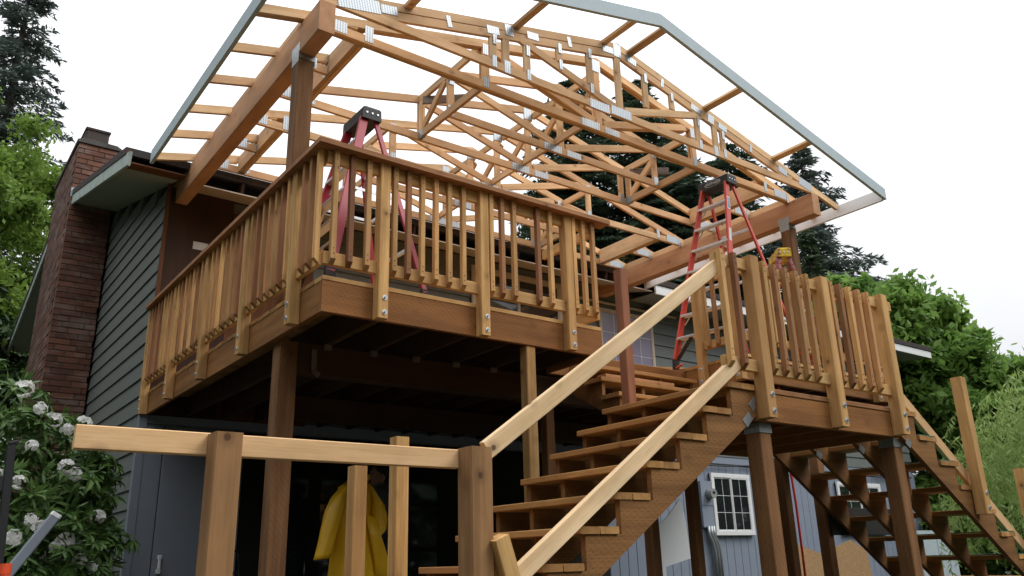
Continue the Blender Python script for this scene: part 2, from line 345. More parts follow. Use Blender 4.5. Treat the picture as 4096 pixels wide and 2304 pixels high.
# ================================================================== HOUSE
XW, YW = -.03, 4.75
def house():
    h = thing('house', 'grey two-storey house with low gabled roof behind the new deck', 'house', (8, 9, .93))
    ridge_y, zs, sl = 9.2, 6.17, .26
    box('wall', XW+.06, 16.55, YW+.05, YW+.2, .93, 6.16, 'dark', h, axis=0)               # backing behind the boards
    box('wall', XW+.05, XW+.2, YW+.21, 13.6, .93, 6.16, 'dark', h, axis=1)
    prism('gable', [(YW+.1, 6.17), (13.6, 6.17), (ridge_y, 6.17+sl*(ridge_y-YW))], 0, XW+.05, XW+.18, 'dark', h)
    box('wall', 16.42, 16.54, YW+.21, 13.6, .93, 6.5, 'siding', h, axis=1)
    # lap siding, gable end
    z = 1.0; e = .212
    while z < 7.2:
        y0, y1 = YW-.01, 13.6
        if z+e > zs: y0 = YW+(z+e-zs)/sl+.03; y1 = 2*ridge_y-y0
        if y1-y0 > .4:
            dz = e+.02
            raw('siding_board', [(XW-.022, y0, z), (XW+.0, y0, z+dz), (XW+.045, y0, z+dz), (XW+.045, y0, z),
                                 (XW-.022, y1, z), (XW+.0, y1, z+dz), (XW+.045, y1, z+dz), (XW+.045, y1, z)],
                [(0, 4, 5, 1), (0, 3, 7, 4), (1, 5, 6, 2), (0, 1, 2, 3), (4, 7, 6, 5)], 'siding', h)
        z += e
    # lap siding, front wall upper storey
    z = 3.34
    lap = mesh('siding_board', [(-4.2, -.022, 0), (-4.2, 0, e+.02), (-4.2, .045, e+.02), (-4.2, .045, 0), (4.2, -.022, 0), (4.2, 0, e+.02), (4.2, .045, e+.02), (4.2, .045, 0)],
               [(0, 4, 5, 1)[::-1], (0, 3, 7, 4)[::-1], (1, 5, 6, 2)[::-1], (0, 1, 2, 3)[::-1], (4, 7, 6, 5)[::-1]], 'siding')
    while z < 6.0:
        for cx in (4.2+XW+.02, 12.3+XW+.1): put(bpy.data.objects.new('siding_board', lap), Matrix.Translation((cx, YW, z)), h)
        z += e
    box('corner_trim', XW-.03, XW+.06, YW-.04, YW+.045, .95, 3.3, 'doorblue', h)
    # stripped part near the corner: dark felt with two maker's stickers, then a brown board
    box('sheathing_panel', .0, .78, YW-.05, YW-.03, 3.3, 6.12, 'darkwood', h, axis=2)
    box('sheathing_panel', .785, 1.9, YW-.048, YW-.03, 3.3, 5.95, 'osb_brown', h, axis=2)
    box('sheathing_edge', -.045, .0, YW-.06, YW-.02, 3.3, 6.2, 'osb_brown', h, axis=2)
    for zc in (5.37, 4.97): box('sticker', .32, .50, YW-.0535, YW-.0505, zc, zc+.10, 'label', h, axis=0, bev=.0005)
    # vertical grooved boards, lower storey
    x = XW+.07
    bm_ = bar_mesh('siding_board', 2.36, .193, .03, .004, 'sidingblue')
    rot = Matrix(((0, -1, 0, 0), (0, 0, -1, 0), (1, 0, 0, 0), (0, 0, 0, 1)))
    while x < 16.5:
        put(bpy.data.objects.new('siding_board', bm_), Matrix.Translation((x+.1, YW+.03, 2.12)) @ rot, h); x += .2
    box('band_board', XW, 16.5, YW-.012, YW+.04, 3.21, 3.335, 'sidingblue', h, axis=0)
    # doors; windows and wall under the deck have the shade put into their colour
    d = box('door', .02, .225, YW-.03, YW+.012, .96, 3.18, 'doorblue', h, axis=2)
    d = box('door', .235, 1.15, YW-.035, YW+.012, .96, 3.18, 'doorblue', h, axis=2)
    hd = box('handle', .292, .318, YW-.085, YW-.065, 1.62, 1.76, 'whitepaint', d)
    for zz in (1.615, 1.765): box('handle_foot', .287, .323, YW-.085, YW-.036, zz-.022, zz+.022, 'whitepaint', d, axis=1)
    for i in range(4):
        w_ = box('window', 1.5+i*.62, 2.04+i*.62, YW-.02, YW+.01, 1.2, 3.0, 'dark', h, axis=2)
        for k in range(3): box('pane', 1.54+i*.62, 2.0+i*.62, YW-.026, YW-.021, 1.25+k*.58, 1.78+k*.58, 'glass', w_, axis=0, bev=.001)
    box('mullion', 1.44, 1.475, YW-.05, YW-.021, 1.0, 3.05, 'primer', h, axis=2)
    box('shade_panel', 1.16, 7.0, YW-.019, YW+.012, .96, 3.18, 'dark', h, axis=0)  # near-black sheet standing in for the shade under the deck
    # roof: two slabs, rake boards, soffits
    def slab(y0, z0, y1, z1, x0, x1, t, mat, name):
        V = [(x, y, z+dz) for x in (x0, x1) for (y, z) in ((y0, z0), (y1, z1)) for dz in (0, t)]
        return raw(name, V, [(0, 1, 3, 2), (4, 6, 7, 5), (0, 4, 5, 1), (2, 3, 7, 6), (1, 5, 7, 3), (0, 2, 6, 4)], mat, h)
    ze = 6.15; zr = ze+sl*(ridge_y-4.16)
    rf = slab(4.16, ze, ridge_y, zr, -.66, 17.15, .09, 'roofing', 'roof')
    slab(ridge_y+.001, zr, 14.3, zr-sl*(14.3-ridge_y), -.66, 17.15, .09, 'roofing', 'roof')
    # gable overhang: fascia boards and soffit, front and rear slope (the chimney stands between them)
    def rake(y0, y1, zf, x0=-.65, x1=-.615):
        bar('fascia_board', ((x0+x1)/2, y0, zf(y0)-.075), ((x0+x1)/2, y1, zf(y1)-.075), x1-x0, .165, 'fasciapaint', h, bev=.003)
    zf = lambda y: ze+sl*(y-4.16) if y < ridge_y else zr-sl*(y-ridge_y)
    rake(4.02, 8.12, zf); rake(10.3, 14.3, zf)
    for a, b in ((4.4, 8.12), (10.3, 14.2)):
        V = [(-.61, a, zf(a)-.13), (XW+.02, a, zf(a)-.13), (XW+.02, b, zf(b)-.13), (-.61, b, zf(b)-.13)]
        V += [(x, y, z+.02) for x, y, z in V]
        raw('soffit', V, [(3, 2, 1, 0), (4, 5, 6, 7), (0, 1, 5, 4), (1, 2, 6, 5), (2, 3, 7, 6), (3, 0, 4, 7)], 'soffit', h)
    # open eave corner where the fascia has been cut away: rafter tails and blocking
    for i in range(5): box('eave_board', -.60, .02, 4.17+i*.115, 4.28+i*.115, 6.055+i*.03, 6.075+i*.03, 'osb_brown', h, axis=0)
    for i in range(14):
        x = .1+i*.61
        bar('rafter_tail', (x, 4.19, 6.08), (x, 4.78, 6.23), .04, .14, 'darkwood', h)
    # beige eave soffit over the upper windows
    V = [(XW+.2, 4.17, 5.985), (7.86, 4.17, 5.985), (7.86, 4.74, 6.13), (XW+.2, 4.74, 6.13)]; V += [(x, y, z+.015) for x, y, z in V]
    raw('soffit', V, [(3, 2, 1, 0), (4, 5, 6, 7), (0, 1, 5, 4), (1, 2, 6, 5), (2, 3, 7, 6), (3, 0, 4, 7)], 'soffit_beige', h)
    # the finished eave to the right of the porch: white board under shingle edge
    box('fascia_board', 7.88, 17.15, 4.10, 4.135, 5.93, 6.09, 'whitepaint', h, axis=0)
    box('shingle_edge', 7.85, 17.17, 4.08, 4.157, 6.095, 6.19, 'roofing', h, axis=0)
    V = [(7.88, 4.14, 5.95), (17.1, 4.14, 5.95), (17.1, 4.74, 5.98), (7.88, 4.74, 5.98)]; V += [(x, y, z+.015) for x, y, z in V]
    raw('soffit', V, [(3, 2, 1, 0), (4, 5, 6, 7), (0, 1, 5, 4), (1, 2, 6, 5), (2, 3, 7, 6), (3, 0, 4, 7)], 'soffit', h)
    # windows
    def window(x0, x1, z0, z1, fw, mat, gmat, nx, nz, muntin='whitepaint', sash=True, proud=.06):
        w_ = box('window', x0, x1, YW-.022, YW-.002, z0, z1, 'dark', h, bev=.001)
        for a in ((x0, x1, z1-fw, z1), (x0, x1, z0, z0+fw)): box('frame', a[0], a[1], YW-proud, YW-.023, a[2], a[3], mat, w_, axis=0)
        for a in ((x0, x0+fw), (x1-fw, x1)): box('frame', a[0], a[1], YW-proud, YW-.023, z0+fw, z1-fw, mat, w_, axis=2)
        halves = 2 if sash else 1; W_ = (x1-x0-2*fw)/halves
        for s in range(halves):
            a = x0+fw+s*W_; b = a+W_; p = .012 if s else 0.
            f2 = .022
            for q in ((a, a+f2), (b-f2, b)): box('sash', q[0], q[1], YW-.045-p, YW-.026-p, z0+fw, z1-fw, mat, w_, axis=2)
            for q in ((z0+fw, z0+fw+f2), (z1-fw-f2, z1-fw)): box('sash', a+f2, b-f2, YW-.0445-p, YW-.0265-p, q[0], q[1], mat, w_, axis=0)
            cw = (b-a-2*f2)/nx; ch = (z1-z0-2*fw-2*f2)/nz
            for i in range(nx):
                for j in range(nz):
                    gx = a+f2+i*cw; gz = z0+fw+f2+j*ch
                    box('pane', gx+.004, gx+cw-.004, YW-.034-p, YW-.028-p, gz+.004, gz+ch-.004, gmat, w_, axis=2, bev=.0005)
            for i in range(1, nx): box('muntin', a+f2+i*cw-.004, a+f2+i*cw+.004, YW-.040-p, YW-.0345-p, z0+fw+f2, z1-fw-f2, muntin, w_, axis=2, bev=.001)
            for j in range(1, nz): box('muntin', a+f2, b-f2, YW-.0395-p, YW-.0347-p, z0+fw+f2+j*ch-.004, z0+fw+f2+j*ch+.004, muntin, w_, axis=0, bev=.001)
        return w_
    window(9.53, 10.60, 1.965, 3.035, .075, 'whitepaint', 'glass', 2, 3)['label'] = 'white framed sliding window with grid bars'
    window(13.40, 15.02, 1.965, 3.01, .075, 'whitepaint', 'glass', 2, 3)
    window(4.46, 6.25, 4.4, 5.98, .075, 'soffit_beige', 'glass', 1, 1)
    window(7.07, 8.36, 4.55, 5.72, .045, 'soffit_beige', 'glasslit', 2, 3)
    box('header_trim', 6.3, 9.0, YW-.06, YW-.024, 5.80, 5.84, 'soffit_beige', h, axis=0)
    # power cable along the wall
    tube('cable', [(7.6+i*.5, YW-.045, 3.19+.015*math.sin(i*1.3)-.012*(i % 3)) for i in range(17)], .012, 'black', h, 6)
    tube('cable', [(7.6+i*.5, YW-.04, 3.165-.02*math.sin(i*.9)) for i in range(17)], .010, 'black', h, 6)
    return h
house()

def electric_meter():
    t = thing('electric_meter', 'round electricity meter on grey box beside the lower window', 'meter', (9.4, YW, 2.1))
    box('meter_box', 9.23, 9.52, YW-.05, YW-.001, 2.1, 2.88, 'sidingblue', t)
    box('box_lid', 9.225, 9.525, YW-.058, YW-.051, 2.47, 2.885, 'sidingblue', t)
    cyl('socket_ring', (9.42, YW-.078, 2.665), (0, 1, 0), .095, .04, 'galv', t, 24)
    g = cyl('glass_dome', (9.42, YW-.13, 2.665), (0, 1, 0), .083, .10, 'meterglass', t, 24)
    box('dial', 9.39, 9.45, YW-.186, YW-.1805, 2.66, 2.70, 'black', t, axis=0, bev=.001)
    for i, x in enumerate((9.33, 9.40, 9.46)):
        tube('conduit', [(x, YW-.06, 2.12), (x, YW-.06, 1.98), (x+.06, YW-.07, 1.85), (x+.10, YW-.07, 1.7), (x+.10, YW-.07, .96)], .028, 'galv', t, 10)
electric_meter()

def chimney():
    c = thing('chimney', 'tall reddish brick chimney rising beside the grey gable wall', 'chimney', (-.35, 9.1, .93))
    x0, x1, y0, y1, ztop = -.67, -.075, 8.127, 10.2, 8.09
    box('mortar_core', x0+.012, x1-.012, y0+.012, y1-.012, .93, ztop-.01, 'mortar', c, axis=2)
    ch = .0885; bl = .285; bh = .078
    front = []; side = []
    n = int((ztop-2.6)/ch)
    for r in range(n):
        z = ztop-(r+1)*ch
        off = -(.5*bl if r % 2 else 0)-(.06 if r % 3 else 0)
        x = x0+off
        while x < x1-.01:
            a, b = max(x, x0), min(x+bl, x1)
            if b-a > .03: front.append((a, b, z))
            x += bl+.009
        y = y0+.1+(.5*bl if r % 2 else 0)
        while y < y1-.01:
            b = min(y+bl, y1)
            if b-y > .03: side.append((y, b, z))
            y += bl+.009
    for a, b, z in front:
        j = random.uniform(-.004, .003)
        box('brick', a+.003, b-.003, y0+j, y0+.1, z+.004, z+.004+bh, 'brick', c, .004, axis=0)
    vis = [s for s in side if s[0] < y0+.5][:300-len(front) if len(front) < 300 else 0]
    for a, b, z in vis:
        j = random.uniform(-.003, .003); box('brick', x0+j, x0+.09, a+.003, b-.003, z+.004, z+.004+bh, 'brick', c, .004, axis=1)
    V, F = [], []
    for a, b, z in side:
        if (a, b, z) in vis: continue
        j = random.uniform(-.004, .003); k = len(V)
        for xx in (x0+j, x0+.09):
            V += [(xx, a+.003, z+.004), (xx, b-.003, z+.004), (xx, b-.003, z+.004+bh), (xx, a+.003, z+.004+bh)]
        F += [(k, k+3, k+2, k+1), (k, k+1, k+5, k+4), (k+1, k+2, k+6, k+5), (k+2, k+3, k+7, k+6), (k+3, k, k+4, k+7)]
    raw('brickwork', V, F, 'brick', c)['kind'] = 'stuff'
    # crown: weathered cement cap with rounded edge, flue stack of brick
    prism('crown', [(x0-.02, ztop), (x1+.02, ztop), (x1+.03, ztop+.03), (x1-.05, ztop+.075), (x0+.06, ztop+.085), (x0-.03, ztop+.04)], 1, y0-.03, y1+.02, 'concrete', c)
    box('flue_stack', -.59, -.25, y0+.03, y0+.75, ztop+.07, 8.36, 'sooty', c, .02, axis=2)
    box('flue_cap', -.605, -.235, y0+.015, y0+.765, 8.362, 8.40, 'roofing', c, .012, axis=1)
    box('flashing', x0-.012, x0+.16, y0-.012, y0-.004, 7.15, 7.30, 'primer', c, axis=0)
chimney()

# ================================================================== DECK
HD = 3.57
def upper_deck():
    d = thing('upper_deck', 'raised wooden deck floor with dark joists and incised fascia boards', 'deck', (2.5, 2.3, 3.3))
    # decking boards run along X
    y = .0; k = 0
    while y < 4.7:
        y1 = min(y+.138, 4.735)
        spans = [(0, 2.655), (4.575, 7.45)] if y < .74 else [(0, 3.7), (3.704, 7.45)]
        for a, b in spans: box('deck_board', a-(.004 if k % 2 else 0), b, y, y1, HD-.034, HD, 'rail' if k == 0 else 'tread', d, .003, axis=0)
        y += .143; k += 1
    zt, zb = HD-.038, HD-.27
    # rim / fascia
    box('fascia_board', .0, 2.655, .0, .038, zb, zt, 'treated', d, axis=0)
    box('fascia_board', .0, .038, .0385, 4.74, zb, zt, 'treated', d, axis=1)
    box('fascia_board', 2.617, 2.655, .0385, .75, zb, zt, 'treated', d, axis=1)
    box('fascia_board', 2.6555, 4.575, .752, .79, zb, zt, 'treated', d, axis=0)
    box('fascia_board', 4.577, 4.615, -.05, .75, zb, zt, 'treated', d, axis=1)
    box('fascia_board', 4.6155, 7.45, -.05, -.012, zb, zt, 'treated', d, axis=0)
    box('fascia_board', 7.412, 7.45, -.0115, 4.74, zb, zt, 'treated', d, axis=1)
    for x0, x1 in ((4.575, 7.45),): box('deck_board', x0, x1, -.06, -.003, HD-.034, HD, 'rail', d, .003, axis=0)
    x = .43
    while x < 7.4:
        y0 = .04 if x < 2.6 else (.792 if x < 4.6 else -.01)
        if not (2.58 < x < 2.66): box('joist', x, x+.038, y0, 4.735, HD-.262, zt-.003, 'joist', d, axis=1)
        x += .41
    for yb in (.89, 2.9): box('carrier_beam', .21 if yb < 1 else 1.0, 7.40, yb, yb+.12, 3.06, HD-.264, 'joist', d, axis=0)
    # framing connectors seen under the rim
    for x in (.43, .84, 1.25, 1.66, 2.07): box('joist_hanger', x-.01, x+.05, .850, .887, 3.27, 3.31, 'weather', d, axis=2, bev=.002)
upper_deck()

def support_post(x, y, s, z0, z1, mat, label, cap=None, name='support_post', group='posts carrying the deck'):
    o = thing(name, label, 'post', (x, y, z0), group)
    box('post', x-s/2, x+s/2, y-s/2, y+s/2, z0, z1, mat, o, .006, axis=2)
    if cap:
        c = s/2+.004
        for sx in (-1, 1): box('post_cap', x+sx*(s/2+.001)-.0015, x+sx*(s/2+.001)+.0015, y-c-.02, y+c+.02, z1-.10, z1+cap, 'galv', o, axis=1, bev=.0005)
        for sy in (-1, 1): box('post_cap', x-c, x+c, y+sy*(s/2+.001)-.0015, y+sy*(s/2+.001)+.0015, z1-.10, z1-.003, 'galv', o, axis=0, bev=.0005)
    return o
support_post(.13, .95, .15, .95, 3.304, 'old', 'thick brown post under the deck corner nearest the chimney')
p = support_post(1.86, .06, .095, .95, 3.295, 'cedar', 'slender pale post standing behind the stair treads under the deck fascia')
support_post(2.77, .95, .10, .95, 3.06, 'old', 'dark post in shadow behind the upper end of the front stairs')

# ================================================================== RAILINGS
def bal_mesh(l, s, mat, bevtop=False):
    key = ('bal', l, s, mat)
    if key not in CACHE:
        a = s/2; v = .003
        sec = [(-a+v, -a), (a-v, -a), (a, -a+v), (a, a-v), (a-v, a), (-a+v, a), (-a, a-v), (-a, -a+v)]   # (outward, side)
        V = [((y+a)*.95, y, z) for y, z in sec]+[(l-(.0), y, z) for y, z in sec]
        F = [(i, (i+1) % 8, (i+1) % 8+8, i+8) for i in range(8)]+[tuple(range(7, -1, -1)), tuple(range(8, 16))]
        CACHE[key] = mesh('baluster', V, F, mat)
    return CACHE[key]
def baluster(x, y, z0, z1, outd, parent, s=.04, screws=True):
    ou = Vector((*outd, 0)); up = Vector((0, 0, 1)); sd = up.cross(ou)
    m = Matrix((up, ou, sd)).transposed().to_4x4(); m.translation = (x, y, z0)
    b = put(bpy.data.objects.new('baluster', bal_mesh(round(z1-z0, 4), s, 'baluster')), m, parent)
    if screws:
        for zz in (z0+.075, z0+.115, z1-.075, z1-.035):
            cyl('screw', Vector((x, y, zz))+ou*(s/2+.0005), ou, .0045, .003, 'black', b, 6)
    return b
def bolt(c, d, parent):
    c, d = Vector(c), Vector(d)
    b = cyl('washer', c+d*.002, d, .020, .004, 'bolt', parent, 16); cyl('bolt_head', c+d*.009, d, .0095, .011, 'galv', b, 6)
def rail_post(x, y, z0, z1, outd, parent, s=.085, bolts=(.045, .155), mat='cedar'):
    p = box('post', x-s/2, x+s/2, y-s/2, y+s/2, z0, z1, mat, parent, .005, axis=2)
    for b in bolts: bolt((x+outd[0]*s/2+abs(outd[1])*.012, y+outd[1]*s/2, z0+b), (*outd, 0), p)
    return p

def main_rails():
    t = thing('deck_railing', 'front deck railing of cedar posts and square balusters under a flat cap', 'railing', (1.3, -.05, HD))
    for x in (.437, 1.345, 2.248): rail_post(x, -.0435, 3.297, 4.526, (0, -1), t)
    for a, b in ((-.02, .394), (.480, 1.302), (1.388, 2.205), (2.291, 2.60)):
        box('top_rail', a, b, -.045, -.008, 4.432, 4.526, 'rail', t, axis=0); box('bottom_rail', a, b, -.045, -.008, 3.638, 3.735, 'rail', t, axis=0)
    for x in (.035, .166, .302, .525, .645, .765, .889, 1.014, 1.145, 1.419, 1.53, 1.654, 1.91, 2.047, 2.315, 2.43, 2.545):
        baluster(x, -.066, 3.637, 4.525, (0, -1), t)
    prism('cap_rail', [(-.13, -.14), (2.715, -.14), (2.715, .0), (.01, .0)], 2, 4.528, 4.566, 'cap', t)
    box('return_rail', 2.60, 2.638, -.008, .72, 3.638, 3.735, 'rail', t, axis=1)
    box('return_rail', 2.60, 2.638, -.008, .72, 4.432, 4.526, 'rail', t, axis=1)
    t = thing('deck_railing', 'left deck railing running back from the corner towards the chimney', 'railing', (-.05, 2.3, HD))
    ys = (.42, 1.475, 2.58, 3.655, 4.69)
    for y in ys: rail_post(-.0435, y, 3.297, 4.526, (-1, 0), t)
    e = [.0]+[v for y in ys for v in (y-.0435, y+.0435)]
    for i in range(0, 10, 2):
        a, b = e[i] if i else -.006, e[i+1]
        box('top_rail', -.045, -.008, a, b, 4.432, 4.526, 'rail', t, axis=1); box('bottom_rail', -.045, -.008, a, b, 3.638, 3.735, 'rail', t, axis=1)
    for y in (-.01, .12, .25, .54, .67, .80, .935, 1.07, 1.21, 1.34, 1.60, 1.735, 1.87, 2.0, 2.13, 2.27, 2.40, 2.72, 2.86, 2.99, 3.12, 3.25, 3.39, 3.52, 3.80, 3.92, 4.05, 4.17, 4.30, 4.44, 4.56):
        baluster(-.066, y, 3.637, 4.525, (-1, 0), t, screws=False)
    prism('cap_rail', [(-.13, -.1385), (.009, .0005), (.009, 4.735), (-.13, 4.735)], 2, 4.528, 4.566, 'cap', t)
main_rails()

def landing():
    t = thing('stair_landing', 'lower wooden landing between the front stairs and the side stairs', 'landing', (3.2, -1.1, 2.45))
    z = 2.681
    y = -1.8; k = 0
    while y < -.42:
        box('deck_board', 2.312, 4.05, y-(.006 if k == 0 else 0), min(y+.138, -.4), z-.036, z, 'cap' if k == 0 else 'tread', t, .004, axis=0); y += .143; k += 1
    zb, zt = 2.452, z-.038
    box('fascia_board', 2.312, 4.05, -1.8, -1.762, zb, zt, 'treated', t, axis=0); box('fascia_board', 2.312, 4.05, -.44, -.402, zb, zt, 'treated', t, axis=0)
    box('fascia_board', 2.312, 2.35, -1.7615, -.4405, zb, zt, 'treated', t, axis=1); box('fascia_board', 4.012, 4.05, -1.7615, -.4405, zb, zt, 'treated', t, axis=1)
    for x in (2.75, 3.16, 3.58): box('joist', x, x+.038, -1.761, -.441, zb+.005, zt-.002, 'treated', t, axis=1)
    r = thing('landing_railing', 'landing railing with open post tops and no cap at the stair head', 'railing', (3.2, -1.84, 2.68))
    for x in (2.365, 3.197, 4.02): rail_post(x, -1.8435, 2.463, 3.592, (0, -1), r, .092)
    for a, b in ((1.985, 2.318), (2.412, 3.15), (3.244, 3.973), (4.067, 4.19)):
        box('top_rail', a, b, -1.845, -1.807, 3.487, 3.567, 'rail', r, axis=0)
        if b < 4.1: box('bottom_rail', a, b, -1.845, -1.807, 2.765, 2.848, 'rail', r, axis=0)
    for x in (2.02, 2.155, 2.475, 2.60, 2.727, 2.850, 2.979, 3.288, 3.411, 3.537, 3.662, 3.786): baluster(x, -1.866, 2.765, 3.575, (0, -1), r)
    support_post(2.44, -1.69, .12, .95, 2.45, 'old', 'brown post under the front left corner of the landing', .0, group='posts carrying the landing')
    support_post(4.10, -1.69, .12, .95, 2.45, 'old', 'brown post under the front right corner of the landing, before the side stairs', .0, group='posts carrying the landing')
    support_post(4.315, -.50, .09, .95, 2.45, 'old', 'shaded post behind the landing, left of the red hanging cord', None, group='posts carrying the landing')
    support_post(4.905, -.48, .10, .95, 2.9, 'old', 'shaded post behind the side stairs, right of the red cord', None, group='posts carrying the landing')
    support_post(3.10, -.48, .085, .95, 2.45, 'old', 'shaded post seen just left of the electricity meter under the stairs', None, group='posts carrying the landing')
    support_post(2.60, -.48, .09, .95, 2.45, 'old', 'shaded post left of the white sheet under the front stairs', None, group='posts carrying the landing')
    for x, lab in ((2.44, 'steel post cap on the post under the landing beside the front stringer'), (4.10, 'steel post cap on the post under the landing beside the side stringer')):
        o = thing('post_connector', lab, 'bracket', (x, -1.69, 2.35), 'steel post caps')
        box('plate', x-.066, x+.066, -1.7555, -1.7525, 2.385, 2.449, 'galv', o, axis=0, bev=.0005); box('plate', x-.0655, x-.0625, -1.752, -1.63, 2.385, 2.449, 'galv', o, axis=1, bev=.0005)
landing()

def wing_railing():
    t = thing('wing_railing', 'upper railing behind the landing with bolted posts and balusters', 'railing', (4.6, .2, HD))
    rail_post(4.53, .46, 3.30, 4.50, (-1, 0), t, .085, (.06, .19)); rail_post(4.53, -.02, 3.30, 4.50, (-1, 0), t, .085)
    for z0, z1 in ((3.70, 3.785), (4.42, 4.50)):
        box('top_rail', 4.53, 4.568, .03, .415, z0, z1, 'rail', t, axis=1)
    for y in (.335, .21, .09): baluster(4.508, y, 3.68, 4.495, (-1, 0), t, screws=False)
    for x in (5.99, 6.91): rail_post(x, -.0935, 3.27, 4.5, (0, -1), t)
    for a, b in ((4.58, 5.946), (6.034, 6.866), (6.954, 7.44)):
        for z0, z1 in ((3.70, 3.785), (4.42, 4.50)): box('bottom_rail', a, b, -.095, -.057, z0, z1, 'rail', t, axis=0)
        n = int((b-a)/.135)
        for i in range(n): baluster(a+(i+.5)*(b-a)/n, -.116, 3.69, 4.49, (0, -1), t, screws=False)
    # fence-like railing further back on the deck, in front of the house
    t = thing('back_railing', 'low stretch of railing on the deck before the grey house wall', 'railing', (6.8, 3.0, HD))
    for z0, z1 in ((3.66, 3.745), (4.15, 4.23)): bar('rail', (5.5, 3.2, (z0+z1)/2), (8.4, 2.2, (z0+z1)/2), .038, .085, 'cedar', t)
    for i in range(18):
        f = i/17; p = Vector((5.55, 3.15, 0)).lerp(Vector((8.35, 2.18, 0)), f)
        if p.x < 7.4: baluster(p.x, p.y-.03, 3.6, 4.14, (0, -1), t, screws=False)
    return
def tall_post():
    t = thing('newel_post', 'tall reddish cedar post at the head of the front stairs', 'post', (2.385, -.56, 2.64))
    box('post', 2.34, 2.425, -.60, -.515, 2.45, 3.892, 'redpost', t, .006, axis=2)
tall_post(); wing_railing()

# ================================================================== STAIRS
def front_stairs():
    t = thing('front_staircase', 'open front staircase with double-board treads descending to the left', 'stairs', (1.0, -1.2, .95))
    n = 10; rise, run = .1825, .2635
    Z = lambda i: 2.687-rise*i; X = lambda i: 2.031-run*i
    for i in range(n):
        for a, b in ((0, .136), (.141, .277)):
            j = random.uniform(-.006, .006)
            box('tread_board', X(i)+a, X(i)+b, -1.8+j, -.6+j*2, Z(i)-.038, Z(i), 'tread', t, .004, axis=1)
    poly = [(2.308, 2.4785)]
    poly += [(2.308, Z(0)-.0385)]
    for i in range(n):
        poly.append((X(i)+.041, Z(i)-.0385))
        if i < n-1: poly.append((X(i)+.041, Z(i+1)-.0385))
    xl = X(n-1)+.041
    poly += [(xl, .951), (xl+.28, .951)]
    for y in (-1.79, -1.41, -1.02, -.66): prism('stringer', poly, 1, y, y+.038, 'stringer', t)
    # hangers on the near stringer
    for (x, z) in ((2.22, 2.45), (2.30, 2.56)): bar('strap', (x-.04, -1.793, z-.03), (x+.03, -1.793, z+.03), .003, .06, 'galv', t, bev=.0005)
    h = thing('stair_handrail', 'pale sloping upper handrail of the front stairs', 'handrail', (1.0, -1.8, 2.8))
    dn = Vector((2.06, 0, 1.438)).normalized(); pr = Vector((-dn.z, 0, dn.x))
    def rail(p0, p1, y, name, par, mat='handrail'):
        a = Vector((p0[0], y, p0[1]))-pr*.046; b = Vector((p1[0], y, p1[1]))-pr*.046
        bar(name, a, b, .038, .092, mat, par, up=tuple(pr))
    rail((.075, 2.166), (2.06, 3.553), -1.828, 'rail', h)
    h = thing('stair_handrail', 'pale sloping lower rail along the near side of the front stairs', 'handrail', (1.0, -1.8, 2.2))
    rail((.04, 1.436), (2.085, 2.846), -1.828, 'rail', h)
    g = 'posts at the foot of the front stairs'
    for x, y, s, z1, lab in ((-1.165, -1.81, .11, 2.128, 'foreground cedar post clamped to the level rail, left of the brown deck post'),
                             (.055, -1.80, .125, 2.142, 'foreground cedar post where level rail and sloping handrail meet'),
                             (.03, -.585, .09, 2.178, 'short cedar post in front of the yellow jacket'),
                             (.415, -.40, .095, 2.40, 'cedar post right of the yellow jacket, rising above the level rail')):
        o = thing('stair_post', lab, 'post', (x, y, .95), g); box('post', x-s/2, x+s/2, y-s/2, y+s/2, .95, z1, 'cedar' if y > -1 else 'nearpost', o, .006, axis=2)
    o = thing('level_rail', 'level cedar rail across the foreground between the two near posts', 'rail', (-.85, -1.75, 2.09))
    box('rail', -1.70, -.01, -1.754, -1.716, 2.045, 2.136, 'pale', o, .004, axis=0)
    o = thing('lumber_offcut', 'short tilted cedar offcut leaning against the post at the stair foot', 'lumber', (.25, -1.83, .95))
    bar('board', (.135, -1.86, 1.72), (.44, -1.80, .96), .085, .09, 'cedar', o, up=(1, 0, .4), bev=.005)
front_stairs()

def inner_stairs():
    t = thing('inner_staircase', 'short flight of cedar steps from upper deck down to the landing', 'stairs', (3.6, .1, 2.68))
    for i, (yf, z) in enumerate(((.53, 3.392), (.30, 3.213), (.08, 3.035), (-.14, 2.857))):
        x0 = 2.90 if i else 2.92
        for a, b in ((0, .118), (.122, .24)): box('tread_board', x0, 4.50, yf+a, yf+b, z-.038, z, 'tread', t, .004, axis=0)
    poly = [(.75, 3.3)]
    st = [(.53, 3.392), (.30, 3.213), (.08, 3.035), (-.14, 2.857)]
    poly = [(.748, 3.354)]+[q for (y, z) in st for q in ((y+.03, z-.0385), (y+.03, z-.216))]+[(-.39, 2.62), (-.39, 2.50), (.748, 3.12)]
    for x in (2.93, 3.45, 3.95, 4.42): prism('stringer', poly, 0, x, x+.038, 'stringer', t)
    o = thing('loose_board', 'loose cedar board lying on a step of the inner stairs', 'lumber', (3.4, .35, 3.214))
    box('board', 2.97, 3.89, .31, .43, 3.2145, 3.25, 'cap', o, axis=0)
    # house-side ledger and inner deck edge board
inner_stairs()

